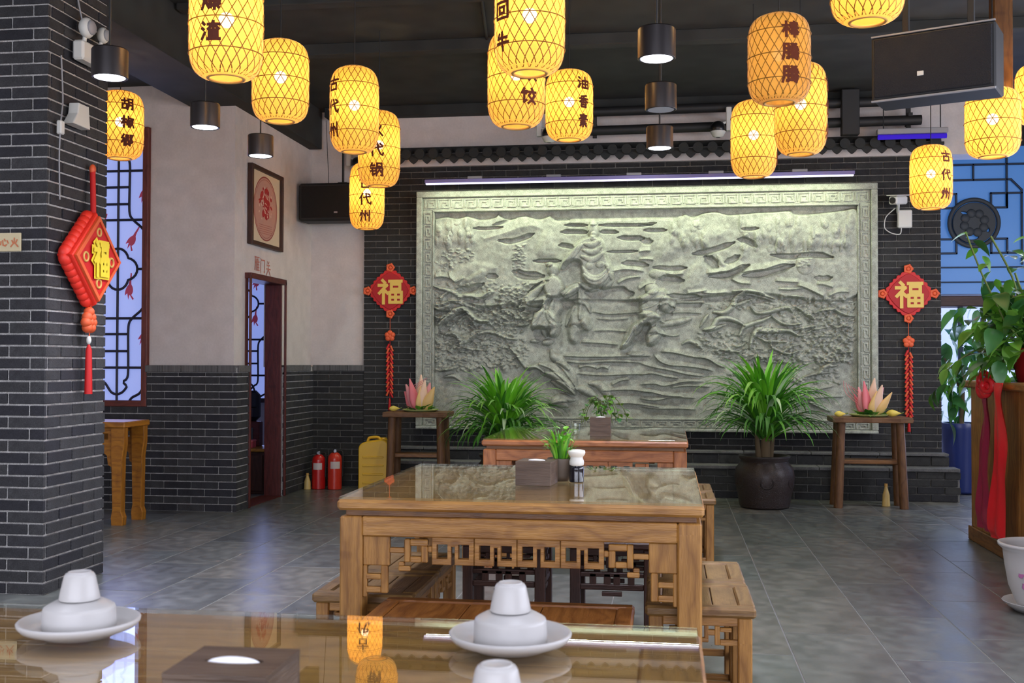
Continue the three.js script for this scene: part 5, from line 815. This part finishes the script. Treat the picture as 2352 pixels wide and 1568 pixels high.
function smallBottle(label, x, z, h) { const t = thing('slim_bottle', label, 'bottle', [x, 0, z]); part('body', lathe([[0, 0], [0.032, 0], [0.034, 0.005], [0.03, h * 0.5], [0.014, h * 0.8], [0.012, h * .88]], 24), std({ color: rgb(206, 178, 110), roughness: 0.4 }), t); part('cap', new THREE.CylinderGeometry(0.014, 0.014, h * .13, 16).translate(0, h * .93, 0), M.bambooRing, t); }
smallBottle('small tan bottle on the floor left of the fire extinguishers', -3.505, -10.44, 0.16); smallBottle('small tan bottle on the floor between the legs of the right wooden stand', 1.885, -10.02, 0.2);
{
  const t = thing('jerrycan', 'yellow plastic jerrycan on the floor beside the left wooden stand', 'can', [-2.745, 0, -10.14], 0.08);
  const s = new THREE.Shape(), a = 0.128, b = 0.5, r = 0.05; s.moveTo(-a + 0.02, 0); s.lineTo(a - 0.02, 0); s.quadraticCurveTo(a, 0, a, 0.02); s.lineTo(a, b - r); s.quadraticCurveTo(a, b, a - r, b); s.lineTo(-a + r * 1.4, b - 0.02); s.quadraticCurveTo(-a, b - 0.03, -a, b - r - 0.03); s.lineTo(-a, 0.02); s.quadraticCurveTo(-a, 0, -a + 0.02, 0);
  part('body', new THREE.ExtrudeGeometry(s, { depth: 0.16, bevelEnabled: true, bevelSize: 0.012, bevelThickness: 0.018, bevelSegments: 3, curveSegments: 8 }).translate(0, 0.012, -0.08), M.yellowCan, t);
  part('ribs', [0.12, 0.2, 0.28, 0.36].map((y) => bx(0.2, 0.018, 0.01, 0, y, 0.1, 0.004)), M.yellowCan, t);
  part('handle', tube([[-0.07, 0.5, 0], [-0.05, 0.535, 0], [0.03, 0.54, 0], [0.06, 0.51, 0]], 0.013, 20, 8), M.yellowCan, t);
  part('cap', new THREE.CylinderGeometry(0.028, 0.03, 0.03, 20).translate(0.085, 0.522, 0), M.yellowCan, t);
}
// ================= walls, left =================
{
  const t = thing('wall_speaker', 'black wall speaker hung in the white corner beside the brick', 'speaker', [-3.24, 2.62, -10.44]);
  part('cabinet', bx(0.66, 0.37, 0.26, 0, 0.185, 0, 0.02), M.black, t); part('grille', bx(0.6, 0.31, 0.016, 0, 0.185, 0.132, 0.006), std({ color: rgb(24, 24, 25), roughness: 0.95, bumpMap: stoneBump, bumpScale: 0.003 }), t);
  part('badge', bx(0.035, 0.016, 0.004, 0.05, 0.08, 0.142, 0.001), M.greyPlastic, t, 'small pale maker badge');
  part('hanger', [bar([0.08, 0.36, 0], [0.08, 1.1, 0], 0.012, 8), bx(0.09, 0.03, 0.06, 0.08, 0.375, 0)], M.black, t); part('cable', tube([[-0.16, 1.05, -0.2], [-0.13, 0.7, -0.16], [-0.08, 0.37, -0.05]], 0.003, 16, 6), M.black, t);
}
{ // framed picture on the door wall; its print is flat
  const t = thing('picture_frame', 'framed red paper-cut in an oval, hanging above the doorway', 'picture', [-3.594, 2.27, -9.46], HP), W = 0.78, H = 0.7;
  const cv = document.createElement('canvas'); cv.width = 390; cv.height = 350; const c = cv.getContext('2d');
  c.fillStyle = '#d2c4a6'; c.fillRect(0, 0, 390, 350); c.fillStyle = '#b98e7e'; c.strokeStyle = '#8d3a34'; c.lineWidth = 6; c.beginPath(); c.ellipse(195, 175, 150, 150, 0, 0, 7); c.fill(); c.stroke(); c.lineWidth = 2; c.beginPath(); c.ellipse(195, 175, 138, 138, 0, 0, 7); c.stroke();
  c.fillStyle = '#a8262a'; for (let i = 0; i < 46; i++) { const a = rr(0, 6.28), r = rr(0, 88); c.beginPath(); c.ellipse(195 + r * Math.cos(a) * .9, 150 + r * Math.sin(a) * .9, rr(6, 26), rr(4, 16), rr(0, 3), 0, 7); c.fill(); } c.fillStyle = '#cfae9a'; for (let i = 0; i < 30; i++) { const a = rr(0, 6.28), r = rr(0, 90); c.beginPath(); c.ellipse(195 + r * Math.cos(a), 160 + r * Math.sin(a), rr(2, 8), rr(2, 6), rr(0, 3), 0, 7); c.fill(); }
  c.strokeStyle = '#9a5048'; for (let i = 0; i < 5; i++) { c.beginPath(); c.moveTo(110, 255 + i * 10); c.lineTo(280, 252 + i * 10); c.stroke(); }
  const tx = new THREE.CanvasTexture(cv); tx.colorSpace = THREE.SRGBColorSpace;
  part('print', new THREE.PlaneGeometry(W - 0.04, H - 0.04).translate(0, H / 2, 0.014), std({ map: tx, roughness: 0.6 }), t);
  part('backboard', bx(W - 0.02, H - 0.02, 0.012, 0, H / 2, 0.004, 0.001), M.darkwood, t);
  for (const s of [-1, 1]) { part('frame_side', bx(0.035, H, 0.045, s * (W / 2 - 0.0175), H / 2, 0.0205, 0.003), M.darkwood, t); part('frame_side', bx(W - 0.07, 0.035, 0.045, 0, H / 2 + s * (H / 2 - 0.0175), 0.0205, 0.003), M.darkwood, t); }
}
{ const t = thing('wall_lettering', 'three faint red characters painted on the white wall above the doorway', 'lettering', [-3.5985, 2.03, -9.24], HP); ['yan', 'men', 'guan'].forEach((key, i) => part('character', writing([{ key, u: 0.14 * i, v: -0.012 * i + 0.02, s: 0.125, sv: .14 }], 0.0055, (u, v, l) => [u, v, l]), M.redInk, t)); }
// emergency light, bracket, cable and sign on the pillar
{
  const t = thing('emergency_light', 'cream twin-head emergency light high on the right side of the brick pillar', 'light', [-3.29, 2.93, -5.79], HP);
  part('case', bx(0.2, 0.11, 0.07, 0, 0.055, 0.04, 0.012), M.whitePlastic, t);
  for (const [a, y, r] of [[0.04, 0.19, .052], [-0.14, 0.2, .042]]) { part('head', [new THREE.SphereGeometry(r, 20, 14).scale(1, 1.1, 0.8).translate(-a, y, 0.06), bar([-a * .8, 0.1, 0.04], [-a, y - 0.04, 0.05], 0.012, 8)], M.whitePlastic, t); part('lens', new THREE.SphereGeometry(r * 0.8, 16, 10).scale(1, 1, 0.5).translate(-a, y, 0.06 + r * .55), M.greyPlastic, t); }
  part('indicator', new THREE.CylinderGeometry(0.012, 0.012, 0.006, 12).rotateX(HP).translate(0.03, 0.03, 0.077), M.bambooRing, t);
  part('cable', tube([[0, 0.24, 0.01], [-0.05, 0.4, 0.006], [0.02, 0.6, 0.006], [-0.08, 0.84, 0.006]], 0.005, 24, 6), M.greyPlastic, t);
}
{
  const t = thing('wall_bracket', 'white plastic bracket with a small clip and hanging cable on the brick pillar', 'bracket', [-3.29, 2.56, -5.7], HP);
  part('bracket_body', extrude([[-0.08, 0.0], [0.09, 0.0], [0.075, 0.115], [-0.02, 0.115], [-0.03, 0.06]], 0.05, [], 0.006).translate(0, 0, 0.006), M.whitePlastic, t); part('clip', bx(0.04, 0.075, 0.03, -0.14, -0.04, 0.02, 0.006), M.whitePlastic, t);
  part('cable', tube([[-0.12, 0.36, 0.008], [-0.1, 0.12, 0.008], [-0.14, -0.02, 0.02], [-0.13, -0.2, 0.008], [-0.12, -0.43, 0.008]], 0.0045, 30, 6), M.greyPlastic, t);
}
{
  const t = thing('pillar_sign', 'cream sign with orange writing at the left edge on the brick pillar', 'sign', [-3.6, 1.84, -5.488]);
  part('plate', bx(0.31, 0.1, 0.012, 0, 0.05, 0.006, 0.003), std({ color: rgb(214, 200, 160), roughness: 0.5 }), t);
  part('characters', writing([{ key: 'xiao', u: -0.03, v: 0.022, s: 0.056 }, { key: 'xin', u: 0.035, v: 0.022, s: 0.056 }, { key: 'huo', u: 0.095, v: 0.022, s: 0.052 }, { key: 'guan', u: -0.1, v: 0.022, s: 0.056 }], 0.0035, (u, v, l) => [u, v, 0.0125 + l]), std({ color: rgb(206, 120, 80), roughness: 0.7 }), t);
}
{ // the red pouch-like hanging on the pillar's right side
  const t = thing('fu_hanging', 'puffed red diamond hanging with a raised gold character on the brick pillar', 'hanging', [-3.3, 1.83, -5.84], HP), w = 0.27, h = 0.265;
  part('hook', new THREE.SphereGeometry(0.022, 12, 10).scale(1, 1.4, .8).translate(0.06, 0.52, 0.03), M.orange, t); part('cord', bar([0.06, 0.51, 0.03], [0.02, 0.24, 0.06], 0.016, 10), M.red, t);
  const fan = []; for (const [ax, ay, bx2, by] of [[0, h, -w, 0], [-w, 0, 0, -h], [0, -h, w, 0], [w, 0, 0, h]]) for (let i = 0; i < 8; i++) { const s = (i + .5) / 8; fan.push([ax + (bx2 - ax) * s, ay + (by - ay) * s]); }
  for (const [x, y] of fan) part('frill', new THREE.SphereGeometry(0.047, 12, 8).scale(1, 1, 0.8).translate(x * .92, y * .92, 0.04), M.redBright, t);
  const dm = (k) => [[0, h * k], [w * k, 0], [0, -h * k], [-w * k, 0]];
  part('cushion', extrude(dm(0.93), 0.07, [], 0.012).translate(0, 0, 0.014), M.redBright, t); part('border', extrude(dm(0.9), 0.012, [dm(0.8)], 0.003).translate(0, 0, 0.098), M.orange, t); part('panel', extrude(dm(0.8), 0.006, [], 0.002).translate(0, 0, 0.097), M.red, t);
  for (const [x, y, r] of [[0, 0.15, .03], [-.14, 0.0, .035], [0.14, -0.01, .035], [0, -0.14, .035]]) part('medallion', new THREE.TorusGeometry(r * .7, 0.007, 8, 24).translate(x, y, 0.106), M.bambooRing, t);
  part('gold_character', writing([{ key: 'fu', u: -0.085, v: -0.1, s: 0.17, sv: 0.2 }], 0.0135, (u, v, l) => [u, v, 0.122 + l], 0.001), M.goldBright, t);
  part('gold_character_base', writing([{ key: 'fu', u: -0.085, v: -0.1, s: 0.17, sv: 0.2 }], 0.026, (u, v, l) => [u, v, 0.114 + l], 0.001), M.goldBright, t);
  part('cord', bar([0, -0.25, 0.06], [0, -0.5, 0.05], 0.004, 6), M.orange, t);
  part('knot', [[0, -.3], [.02, -.33], [-.02, -.33], [.032, -.36], [-.032, -.36], [0, -.36], [.018, -.39], [-.018, -.39]].map(([x, y]) => new THREE.SphereGeometry(0.03, 12, 8).translate(x, y, 0.05)), M.orange, t);
  part('bead', new THREE.SphereGeometry(0.014, 12, 8).scale(1, 1.8, 1).translate(0, -0.46, 0.05), M.whitePlastic, t);
  part('tassel', lathe([[0.006, 0], [0.017, -0.03], [0.022, -0.28], [0.0001, -0.28]].reverse(), 16).translate(0, -0.485, 0.05), M.red, t);
}
{ // end of a carved yellow console table behind the pillar
  const t = thing('console_table', 'yellow-brown carved console table, its end showing from behind the brick pillar', 'table', [-4.62, 0, -8.1]);
  part('table_top', bx(1.05, 0.045, 0.42, 0, 0.765, 0, 0.008, 0), M.yellowwood, t);
  for (const sx of [-1, 1]) for (const sz of [-1, 1]) part('leg', extrude([[-0.04, 0.0], [0.04, 0], [0.045, 0.06], [0.03, 0.1], [0.034, 0.5], [0.05, 0.62], [0.05, 0.742], [-0.05, 0.742], [-0.045, 0.5], [-0.034, 0.12], [-0.045, 0.06]], 0.06, [], 0.004).translate(sx * 0.46, 0, sz * 0.16 - 0.03), M.yellowwood, t);
  for (const s of [-1, 1]) { part('apron', extrude([[-0.42, 0.742], [-0.42, 0.6], [-0.3, 0.58], [-0.24, 0.64], [-0.12, 0.6], [0, 0.65], [0.12, 0.6], [0.24, 0.64], [0.3, 0.58], [0.42, 0.6], [0.42, 0.742]], 0.02, [[[-0.2, 0.7], [-0.1, 0.7], [-0.15, 0.66]], [[0.1, 0.7], [0.2, 0.7], [0.15, 0.66]], [[0.3, 0.7], [0.38, 0.7], [0.38, 0.65], [0.3, 0.65]]], 0.002).translate(0, 0, s * 0.17 - 0.01), M.yellowwood, t); part('spandrel', extrude([[0.41, 0.62], [0.41, 0.44], [0.38, 0.46], [0.37, 0.53], [0.33, 0.56], [0.34, 0.6]], 0.018, [], 0.002).translate(0, 0, s * 0.17 - 0.01), M.yellowwood, t); }
}
// inside the doorway
{
  const t = thing('low_cabinet', 'low dark cabinet with a yellow top just inside the doorway', 'cabinet', [-4.08, 0, -10.2]);
  part('carcass', bx(0.62, 0.4, 0.42, 0, 0.2, 0, 0.006), M.darkwood, t); part('cabinet_top', bx(0.66, 0.03, 0.46, 0, 0.415, 0, 0.006), wood(rgb(196, 150, 60), 0.4), t);
  for (const s of [-1, 1]) { const d = part('door', bx(0.28, 0.34, 0.018, s * 0.15, 0.2, 0.218, 0.004), M.darkwood, t); part('handle', bx(0.015, 0.06, 0.015, s * 0.03, 0.22, 0.232, 0.003), M.steel, d); }
  const r = thing('red_box', 'small pink-red box on the low cabinet inside the doorway', 'box', [-3.99, 0.43, -10.1]); part('body', bx(0.14, 0.06, 0.1, 0, 0.03, 0, 0.004), std({ color: rgb(206, 84, 92), roughness: 0.6 }), r); part('lid', bx(0.146, 0.018, 0.106, 0, 0.066, 0, 0.004), std({ color: rgb(220, 110, 112), roughness: 0.6 }), r);
  const d = thing('dark_red_case', 'dark red case standing behind the pink box inside the doorway', 'case', [-4.08, 0.43, -10.3]); part('body', bx(0.3, 0.24, 0.1, 0, 0.12, 0, 0.008), M.redwood, d); part('front_plate', bx(0.14, 0.12, 0.008, 0.02, 0.12, 0.054, 0.003), std({ color: rgb(66, 78, 80), roughness: 0.4 }), d);
  const b = thing('black_bag', 'black bag on top of the dark red case inside the doorway, under the blue window', 'bag', [-4.1, 0.67, -10.32]); part('body', bx(0.3, 0.3, 0.13, 0, 0.15, 0, 0.045), std({ color: rgb(24, 24, 34), roughness: 0.5 }), b); part('flap', bx(0.29, 0.15, 0.02, 0, 0.21, 0.07, 0.008), std({ color: rgb(18, 18, 26), roughness: 0.5 }), b); part('buckle', bx(0.05, 0.02, 0.008, -0.02, 0.15, 0.083, 0.002), M.steel, b); part('strap', tube([[-0.1, 0.28, 0], [-0.06, 0.36, 0], [0.06, 0.36, 0], [0.1, 0.28, 0]], 0.009, 16, 6), M.black, b);
}
// ================= ceiling things =================
function dome(label, x, y, z, side) {
  const t = thing('security_camera', label, 'camera', [x, y, z]);
  part('mount', bx(0.05, 0.22, 0.05, side * 0.1, 0.12, -0.02, 0.006), M.whitePlastic, t); part('arm', bar([side * 0.1, 0.1, -0.02], [0, 0.06, 0], 0.014, 8), M.whitePlastic, t); if (z > -10.6) part('wall_arm', bar([side * 0.1, 0.15, -0.02], [side * 0.1, 0.15, -10.72 - z], 0.016, 8), M.whitePlastic, t);
  part('dome', new THREE.SphereGeometry(0.07, 24, 16).translate(0, 0.03, 0.0), M.blackGloss, t); part('collar', lathe([[0.02, -0.055], [0.05, -0.045], [0.068, -0.01], [0.072, 0.0], [0.066, 0.004], [0.05, -0.03]], 32), M.whitePlastic, t);
}
dome('round black security camera with a white collar below the small round-shouldered lantern', -1.125, 3.4, -10.42, -1); dome('round black security camera with a white collar left of the brightest lantern', 0.46, 3.41, -10.42, 1);
dome('dark security camera in the corner above the black wall speaker', -3.1, 3.22, -10.755, -1);
{
  const t = thing('bullet_camera', 'small white box camera with a looped cable on the brick right of the mural', 'camera', [2.13, 2.64, -10.72]);
  part('junction_box', bx(0.13, 0.17, 0.05, 0.06, -0.04, 0.02, 0.01), M.whitePlastic, t); part('arm', bar([0.0, 0.02, 0.02], [-0.02, 0.08, 0.14], 0.014, 8), M.whitePlastic, t);
  part('camera_body', bx(0.085, 0.075, 0.2, 0, 0, 0, 0.012).rotateY(-0.7).rotateX(0.15).translate(-0.02, 0.12, 0.14), M.whitePlastic, t); part('sunshield', bx(0.11, 0.01, 0.24, 0, 0.046, 0, 0.003).rotateY(-0.7).rotateX(0.15).translate(-0.02, 0.12, 0.14), M.whitePlastic, t); part('lens', new THREE.CylinderGeometry(0.03, 0.03, 0.014, 18).rotateX(HP).translate(0, 0, 0.1).rotateY(-0.7).rotateX(0.15).translate(-0.02, 0.12, 0.14), M.blackGloss, t);
  part('cable', tube([[0.03, -0.1, 0.03], [0.02, -0.18, 0.02], [-0.06, -0.17, 0.02], [-0.12, -0.12, 0.02], [-0.11, -0.02, 0.03], [-0.03, 0.06, 0.06]], 0.005, 30, 6), M.whitePlastic, t);
}
{
  const t = thing('insect_lamp', 'purple-blue glowing tube lamp under the ceiling right of the mural', 'lamp', [2.2, 3.345, -10.42]);
  part('housing', bx(0.62, 0.05, 0.08, 0, 0.02, 0, 0.006), M.greyPlastic, t); part('tube', new THREE.CylinderGeometry(0.022, 0.022, 0.6, 16).rotateZ(HP).translate(0, -0.03, 0.01), std({ color: rgb(40, 20, 140), emissive: rgb(52, 24, 190), emissiveIntensity: 0.7 }), t); part('reflector', bx(0.6, 0.03, 0.02, 0, -0.03, -0.025, 0.004), std({ color: rgb(60, 40, 160), roughness: .4 }), t); part('hanger', [bar([-0.25, 0.04, 0], [-0.25, 0.44, 0], 0.005, 6), bar([0.25, 0.04, 0], [0.25, 0.44, 0], 0.005, 6)], M.black, t);
  areaLight(rgb(70, 40, 255), 0.8, 0.6, 0.03, [2.2, 3.285, -10.4], [2.2, 0, -10.3]);
}
{
  const t = thing('hanging_speaker', 'large black speaker hung from the ceiling at the upper right', 'speaker', [1.275, 2.655, -5.5], -0.42);
  part('cabinet', bx(0.56, 0.31, 0.24, 0, 0.02, -0.02, 0.008), M.black, t); part('grille', bx(0.53, 0.28, 0.014, 0, 0.02, 0.105, 0.004), std({ color: rgb(32, 32, 36), roughness: 0.9, bumpMap: stoneBump, bumpScale: 0.003 }), t);
  part('badge', bx(0.03, 0.022, 0.005, -0.05, -0.03, 0.114, 0.002), M.whitePlastic, t, 'small pale badge'); part('edge_trim', bx(0.56, 0.01, 0.012, 0, -0.137, 0.104, 0.002), M.greyPlastic, t); part('edge_trim', bx(0.56, 0.008, 0.012, 0, 0.176, 0.104, 0.002), M.greyPlastic, t);
  part('yoke', [bx(0.03, 0.95, 0.03, 0.15, 0.66, -0.05), bx(0.03, 0.95, 0.03, -0.15, 0.66, -0.05)], M.black, t);
}
{ const t = thing('hanging_ornament', 'brown rounded gourd-like ornament hanging in the top right corner of the picture', 'ornament', [2.36, 3.05, -7.0]); for (const [y, r] of [[0, .075], [.16, .06], [.3, .085]]) part('bead', lathe([[0.0001, 0], [r * .7, r * .25], [r, r * .8], [r * .75, r * 1.4], [0.012, r * 1.7]], 24).translate(0, y, 0), wood(rgb(110, 78, 54), 0.5), t); part('cord', bar([0, 0.1, 0], [0, 0.74, 0], 0.006, 6), M.black, t); }
{ const t = thing('hanging_post', 'square wooden post hanging beside the large speaker at the right edge', 'post', [2.17, 2.98, -7.6]); part('post_body', bx(0.12, 0.8, 0.12, 0, 0.4, 0, 0.008, 1), wood(rgb(120, 86, 44), 0.5), t); part('foot_plate', bx(0.15, 0.03, 0.15, 0, -0.005, 0, 0.006), M.rustic, t); }
// ================= right side =================
{
  const t = thing('reception_counter', 'tall wooden counter at the right edge with vertical grain and red ribbons', 'counter', [2.74, 0, -6.6]);
  part('plinth_board', bx(1.24, 0.1, 3.34, 0, 0.05, 0, 0.006, 2), wood(rgb(140, 100, 54), 0.5), t);
  for (let i = 0; i < 12; i++) part('side_plank', bx(0.03, 0.98, 0.272, -0.59, 0.59, -1.5 + i * 0.2735, 0.003, 1), M.counter, t);
  for (let i = 0; i < 4; i++) part('end_plank', bx(0.29, 0.98, 0.03, -0.43 + i * 0.293, 0.59, -1.62, 0.003, 1), M.counter, t);
  part('core', bx(1.12, 0.96, 3.18, 0.02, 0.58, 0, 0.003), M.darkwood, t); part('counter_top', bx(1.3, 0.05, 3.4, 0, 1.105, 0, 0.01, 2), M.counter, t);
}
function cloth(pts, w, mat, parent, name, label) { // a folded ribbon hanging along a path
  const c = new THREE.CatmullRomCurve3(pts.map((p) => new THREE.Vector3(...p))), n = 36, m = 8, pos = [], idx = [];
  for (let i = 0; i <= n; i++) { const s = i / n, p = c.getPoint(s), ww = Array.isArray(w) ? w[0] + (w[1] - w[0]) * s : w; for (let j = 0; j <= m; j++) { const q = j / m - 0.5; pos.push(p.x - 0.012 * Math.sin(q * 9 + s * 4) - 0.006 * Math.sin(s * 17 + q * 3), p.y, p.z - q * ww); } }
  for (let i = 0; i < n; i++) for (let j = 0; j < m; j++) { const a = i * (m + 1) + j; idx.push(a, a + m + 1, a + 1, a + 1, a + m + 1, a + m + 2); }
  const g = new THREE.BufferGeometry(); g.setAttribute('position', new THREE.Float32BufferAttribute(pos, 3)); g.setIndex(idx); g.computeVertexNormals(); mat.side = THREE.DoubleSide; return part(name, g, mat, parent, label);
}
{
  const t = thing('red_ribbon', 'bright red satin ribbon with a bow hanging down the side of the wooden counter', 'ribbon', [2.075, 0, -7.4]);
  cloth([[-0.03, 1.13, 0.15], [-0.04, 1.0, 0.16], [-0.035, 0.75, 0.2], [-0.03, 0.5, 0.12], [-0.035, 0.2, 0.1], [-0.02, 0.14, 0.1]], [0.2, 0.3], M.ribbon, t, 'ribbon_tail');
  cloth([[-0.02, 1.1, -0.2], [-0.025, 0.9, -0.16], [-0.02, 0.6, -0.24], [-0.02, 0.3, -0.26], [-0.02, 0.16, -0.24]], [0.12, 0.26], M.ribbonDark, t, 'ribbon_tail_under', 'darker magenta tail of ribbon');
  for (const [y, z, r, s] of [[1.14, -0.12, 0.05, 1], [1.11, -0.04, 0.05, .8], [1.09, -0.16, 0.04, 1.2], [1.08, -.08, .035, 1]]) part('bow_loop', new THREE.TorusGeometry(r, 0.02, 10, 24).scale(1, s, 0.8).rotateY(HP + .4).translate(-0.045, y, z), M.ribbon, t);
}
{ // leafy plant on the counter
  const t = thing('leafy_plant', 'tall leafy green plant in a wrapped pot on the wooden counter at the right edge', 'plant', [2.36, 1.13, -7.55]);
  part('pot', lathe([[0, 0], [0.11, 0], [0.15, 0.2], [0.16, 0.22], [0.148, 0.22], [0.13, 0.2], [0, 0.19]], 32), M.redDark, t);
  const stems = [[-0.12, 0.5, 0.05], [-0.28, 0.95, 0.02], [0.02, 0.7, 0.1], [-0.2, 0.35, 0.15], [0.1, 0.9, -0.05], [-0.02, 0.85, 0.02], [-0.34, 0.18, 0.08], [0.16, 0.5, 0.1], [-0.08, 0.62, -0.1], [-0.16, 0.7, 0.12]];
  stems.forEach(([x, y, z], k) => { part('stem', tube([[x * .1, 0.19, z * .1], [x * .5, y * .7, z * .6], [x, y, z]], 0.007, 16, 6), M.stem, t); });
  const kinds = [broadLeaf(0.15, 0.08, 0.6), broadLeaf(0.18, 0.09, 0.9), broadLeaf(0.13, 0.065, 0.3), broadLeaf(0.16, 0.07, 1.1)];
  const leafAt = (x, y, z, a, e, s, i) => { const m = part('leaf', kinds[i % 4], M.leaf[(i * 7 + 3) % 4], t); m.position.set(x, y, z); m.rotation.set(rr(-.4, .4), a, e, 'YXZ'); m.scale.setScalar(s); };
  for (let i = 0; i < 250; i++) { const a = rr(0, 6.28), u = rr(-1, 1), r = Math.cbrt(rnd()); leafAt(-0.1 + 0.3 * r * Math.cos(a) * Math.sqrt(1 - u * u * .6), 0.34 + 0.36 * u * r, 0.06 + 0.2 * r * Math.sin(a), rr(0, 6.28), rr(-1.0, .3), rr(.9, 1.35), i); }
  // climbing tip and the crown, and the low spray on the left
  for (let i = 0; i < 9; i++) leafAt(-0.42 + i * 0.028, 0.97 - i * 0.05, 0.03, rr(0, 6.28), rr(-1.1, -.2), rr(.7, .9), i);
  for (let i = 0; i < 16; i++) leafAt(-0.06 + rr(-.1, .16), 0.72 + rr(0, .2), rr(-.05, .1), rr(0, 6.28), rr(-.3, .7), rr(.7, 1), i);
  part('stem', tube([[-0.2, 0.35, 0.1], [-0.34, 0.7, 0.04], [-0.44, 0.98, 0.03]], 0.006, 16, 6), M.stem, t);
  part('stem', tube([[-0.1, 0.2, 0.1], [-0.4, 0.2, 0.06], [-0.62, 0.02, 0.04]], 0.005, 16, 6), M.stem, t);
  for (let i = 0; i < 22; i++) { const s = rnd(); leafAt(-0.25 - s * 0.38 + rr(-.04, .04), 0.16 - s * 0.18 + rr(-.08, .1), 0.05 + rr(-.06, .06), Math.PI + rr(-1, 1), rr(-1.2, -.3), rr(.6, .9), i); }
}
{ // second, darker plant in a blue planter behind the counter, before the glazing
  const t = thing('floor_plant', 'dark foliage plant in a blue planter between the brick wall and the wooden counter', 'plant', [2.8, 0, -11.15]);
  part('planter', lathe([[0, 0], [0.13, 0], [0.15, 0.03], [0.2, 0.62], [0.21, 0.68], [0.19, 0.68], [0.17, 0.62], [0, 0.6]], 32), std({ color: rgb(34, 48, 104), roughness: 0.3 }), t);
  part('trunk', [bar([0, 0.6, 0], [0.03, 1.3, 0], 0.025, 10, 0.015), bar([0.02, 0.95, 0], [-0.16, 1.3, 0.04], 0.012, 8, 0.008), bar([0.02, 1.0, 0], [0.2, 1.35, 0.0], 0.012, 8, 0.008)], M.trunk, t);
  const kinds = [broadLeaf(0.2, 0.08, 0.8), broadLeaf(0.24, 0.09, 1.1)];
  for (let i = 0; i < 95; i++) { const m = part('leaf', kinds[i % 2], M.leaf[i % 3 === 0 ? 0 : 2], t); m.position.set(rr(-.2, .26), rr(0.65, 1.8), rr(-.12, .2)); m.scale.setScalar(rr(.9, 1.3)); m.rotation.set(rr(-.4, .4), rr(0, 6.28), rr(-1.2, .3), 'YXZ'); }
}
{
  const t = thing('flower_pot', 'white ceramic flower pot with painted purple blossoms on a saucer at the right edge', 'pot', [1.87, 0, -5.9]);
  part('saucer', lathe([[0, 0], [0.13, 0], [0.17, 0.03], [0.192, 0.05], [0.188, 0.054], [0.16, 0.038], [0.12, 0.014], [0, 0.012]], 48), M.porcelain, t);
  const pr = [[0.1, 0.012], [0.11, 0.02], [0.128, 0.05], [0.16, 0.13], [0.178, 0.24], [0.186, 0.31], [0.208, 0.33], [0.21, 0.344], [0.195, 0.346], [0.178, 0.325], [0.165, 0.24]];
  part('pot_body', lathe([[0, 0.012], ...pr], 56), M.porcelain, t); part('soil', new THREE.CylinderGeometry(0.172, 0.172, 0.01, 32).translate(0, 0.285, 0), M.soil, t);
  const rad = (y) => { for (let i = 0; i + 1 < 6; i++) if (y <= pr[i + 1][1]) return pr[i][0] + (pr[i + 1][0] - pr[i][0]) * (y - pr[i][1]) / (pr[i + 1][1] - pr[i][1]); return 0.186; };
  const blot = (a, y, r, mat) => { const s = []; for (let i = 0; i < 5; i++) s.push(new THREE.SphereGeometry(r, 10, 6).scale(1, 1, 0.08).translate(r * .9 * Math.cos(i * 1.257), r * .9 * Math.sin(i * 1.257), 0).rotateX(-0.18).translate(0, 0, rad(y) + 0.001).rotateY(a).translate(0, y, 0)); part('painted_blossom', s, mat, t); };
  const pu = std({ color: rgb(160, 96, 140), roughness: 0.3 }), pk = std({ color: rgb(206, 140, 160), roughness: 0.3 });
  blot(-0.75, 0.15, 0.014, pu); blot(-0.6, 0.19, 0.012, pk); blot(-0.5, 0.14, 0.013, pu); blot(-0.9, 0.2, 0.009, pu); blot(-0.3, 0.17, 0.013, pk);
}

scene.traverse((o) => { if (o.isMesh) { o.castShadow = true; o.receiveShadow = true; } if (o.isPointLight || o.isSpotLight) o.castShadow = true; });
renderer.render(scene, camera);
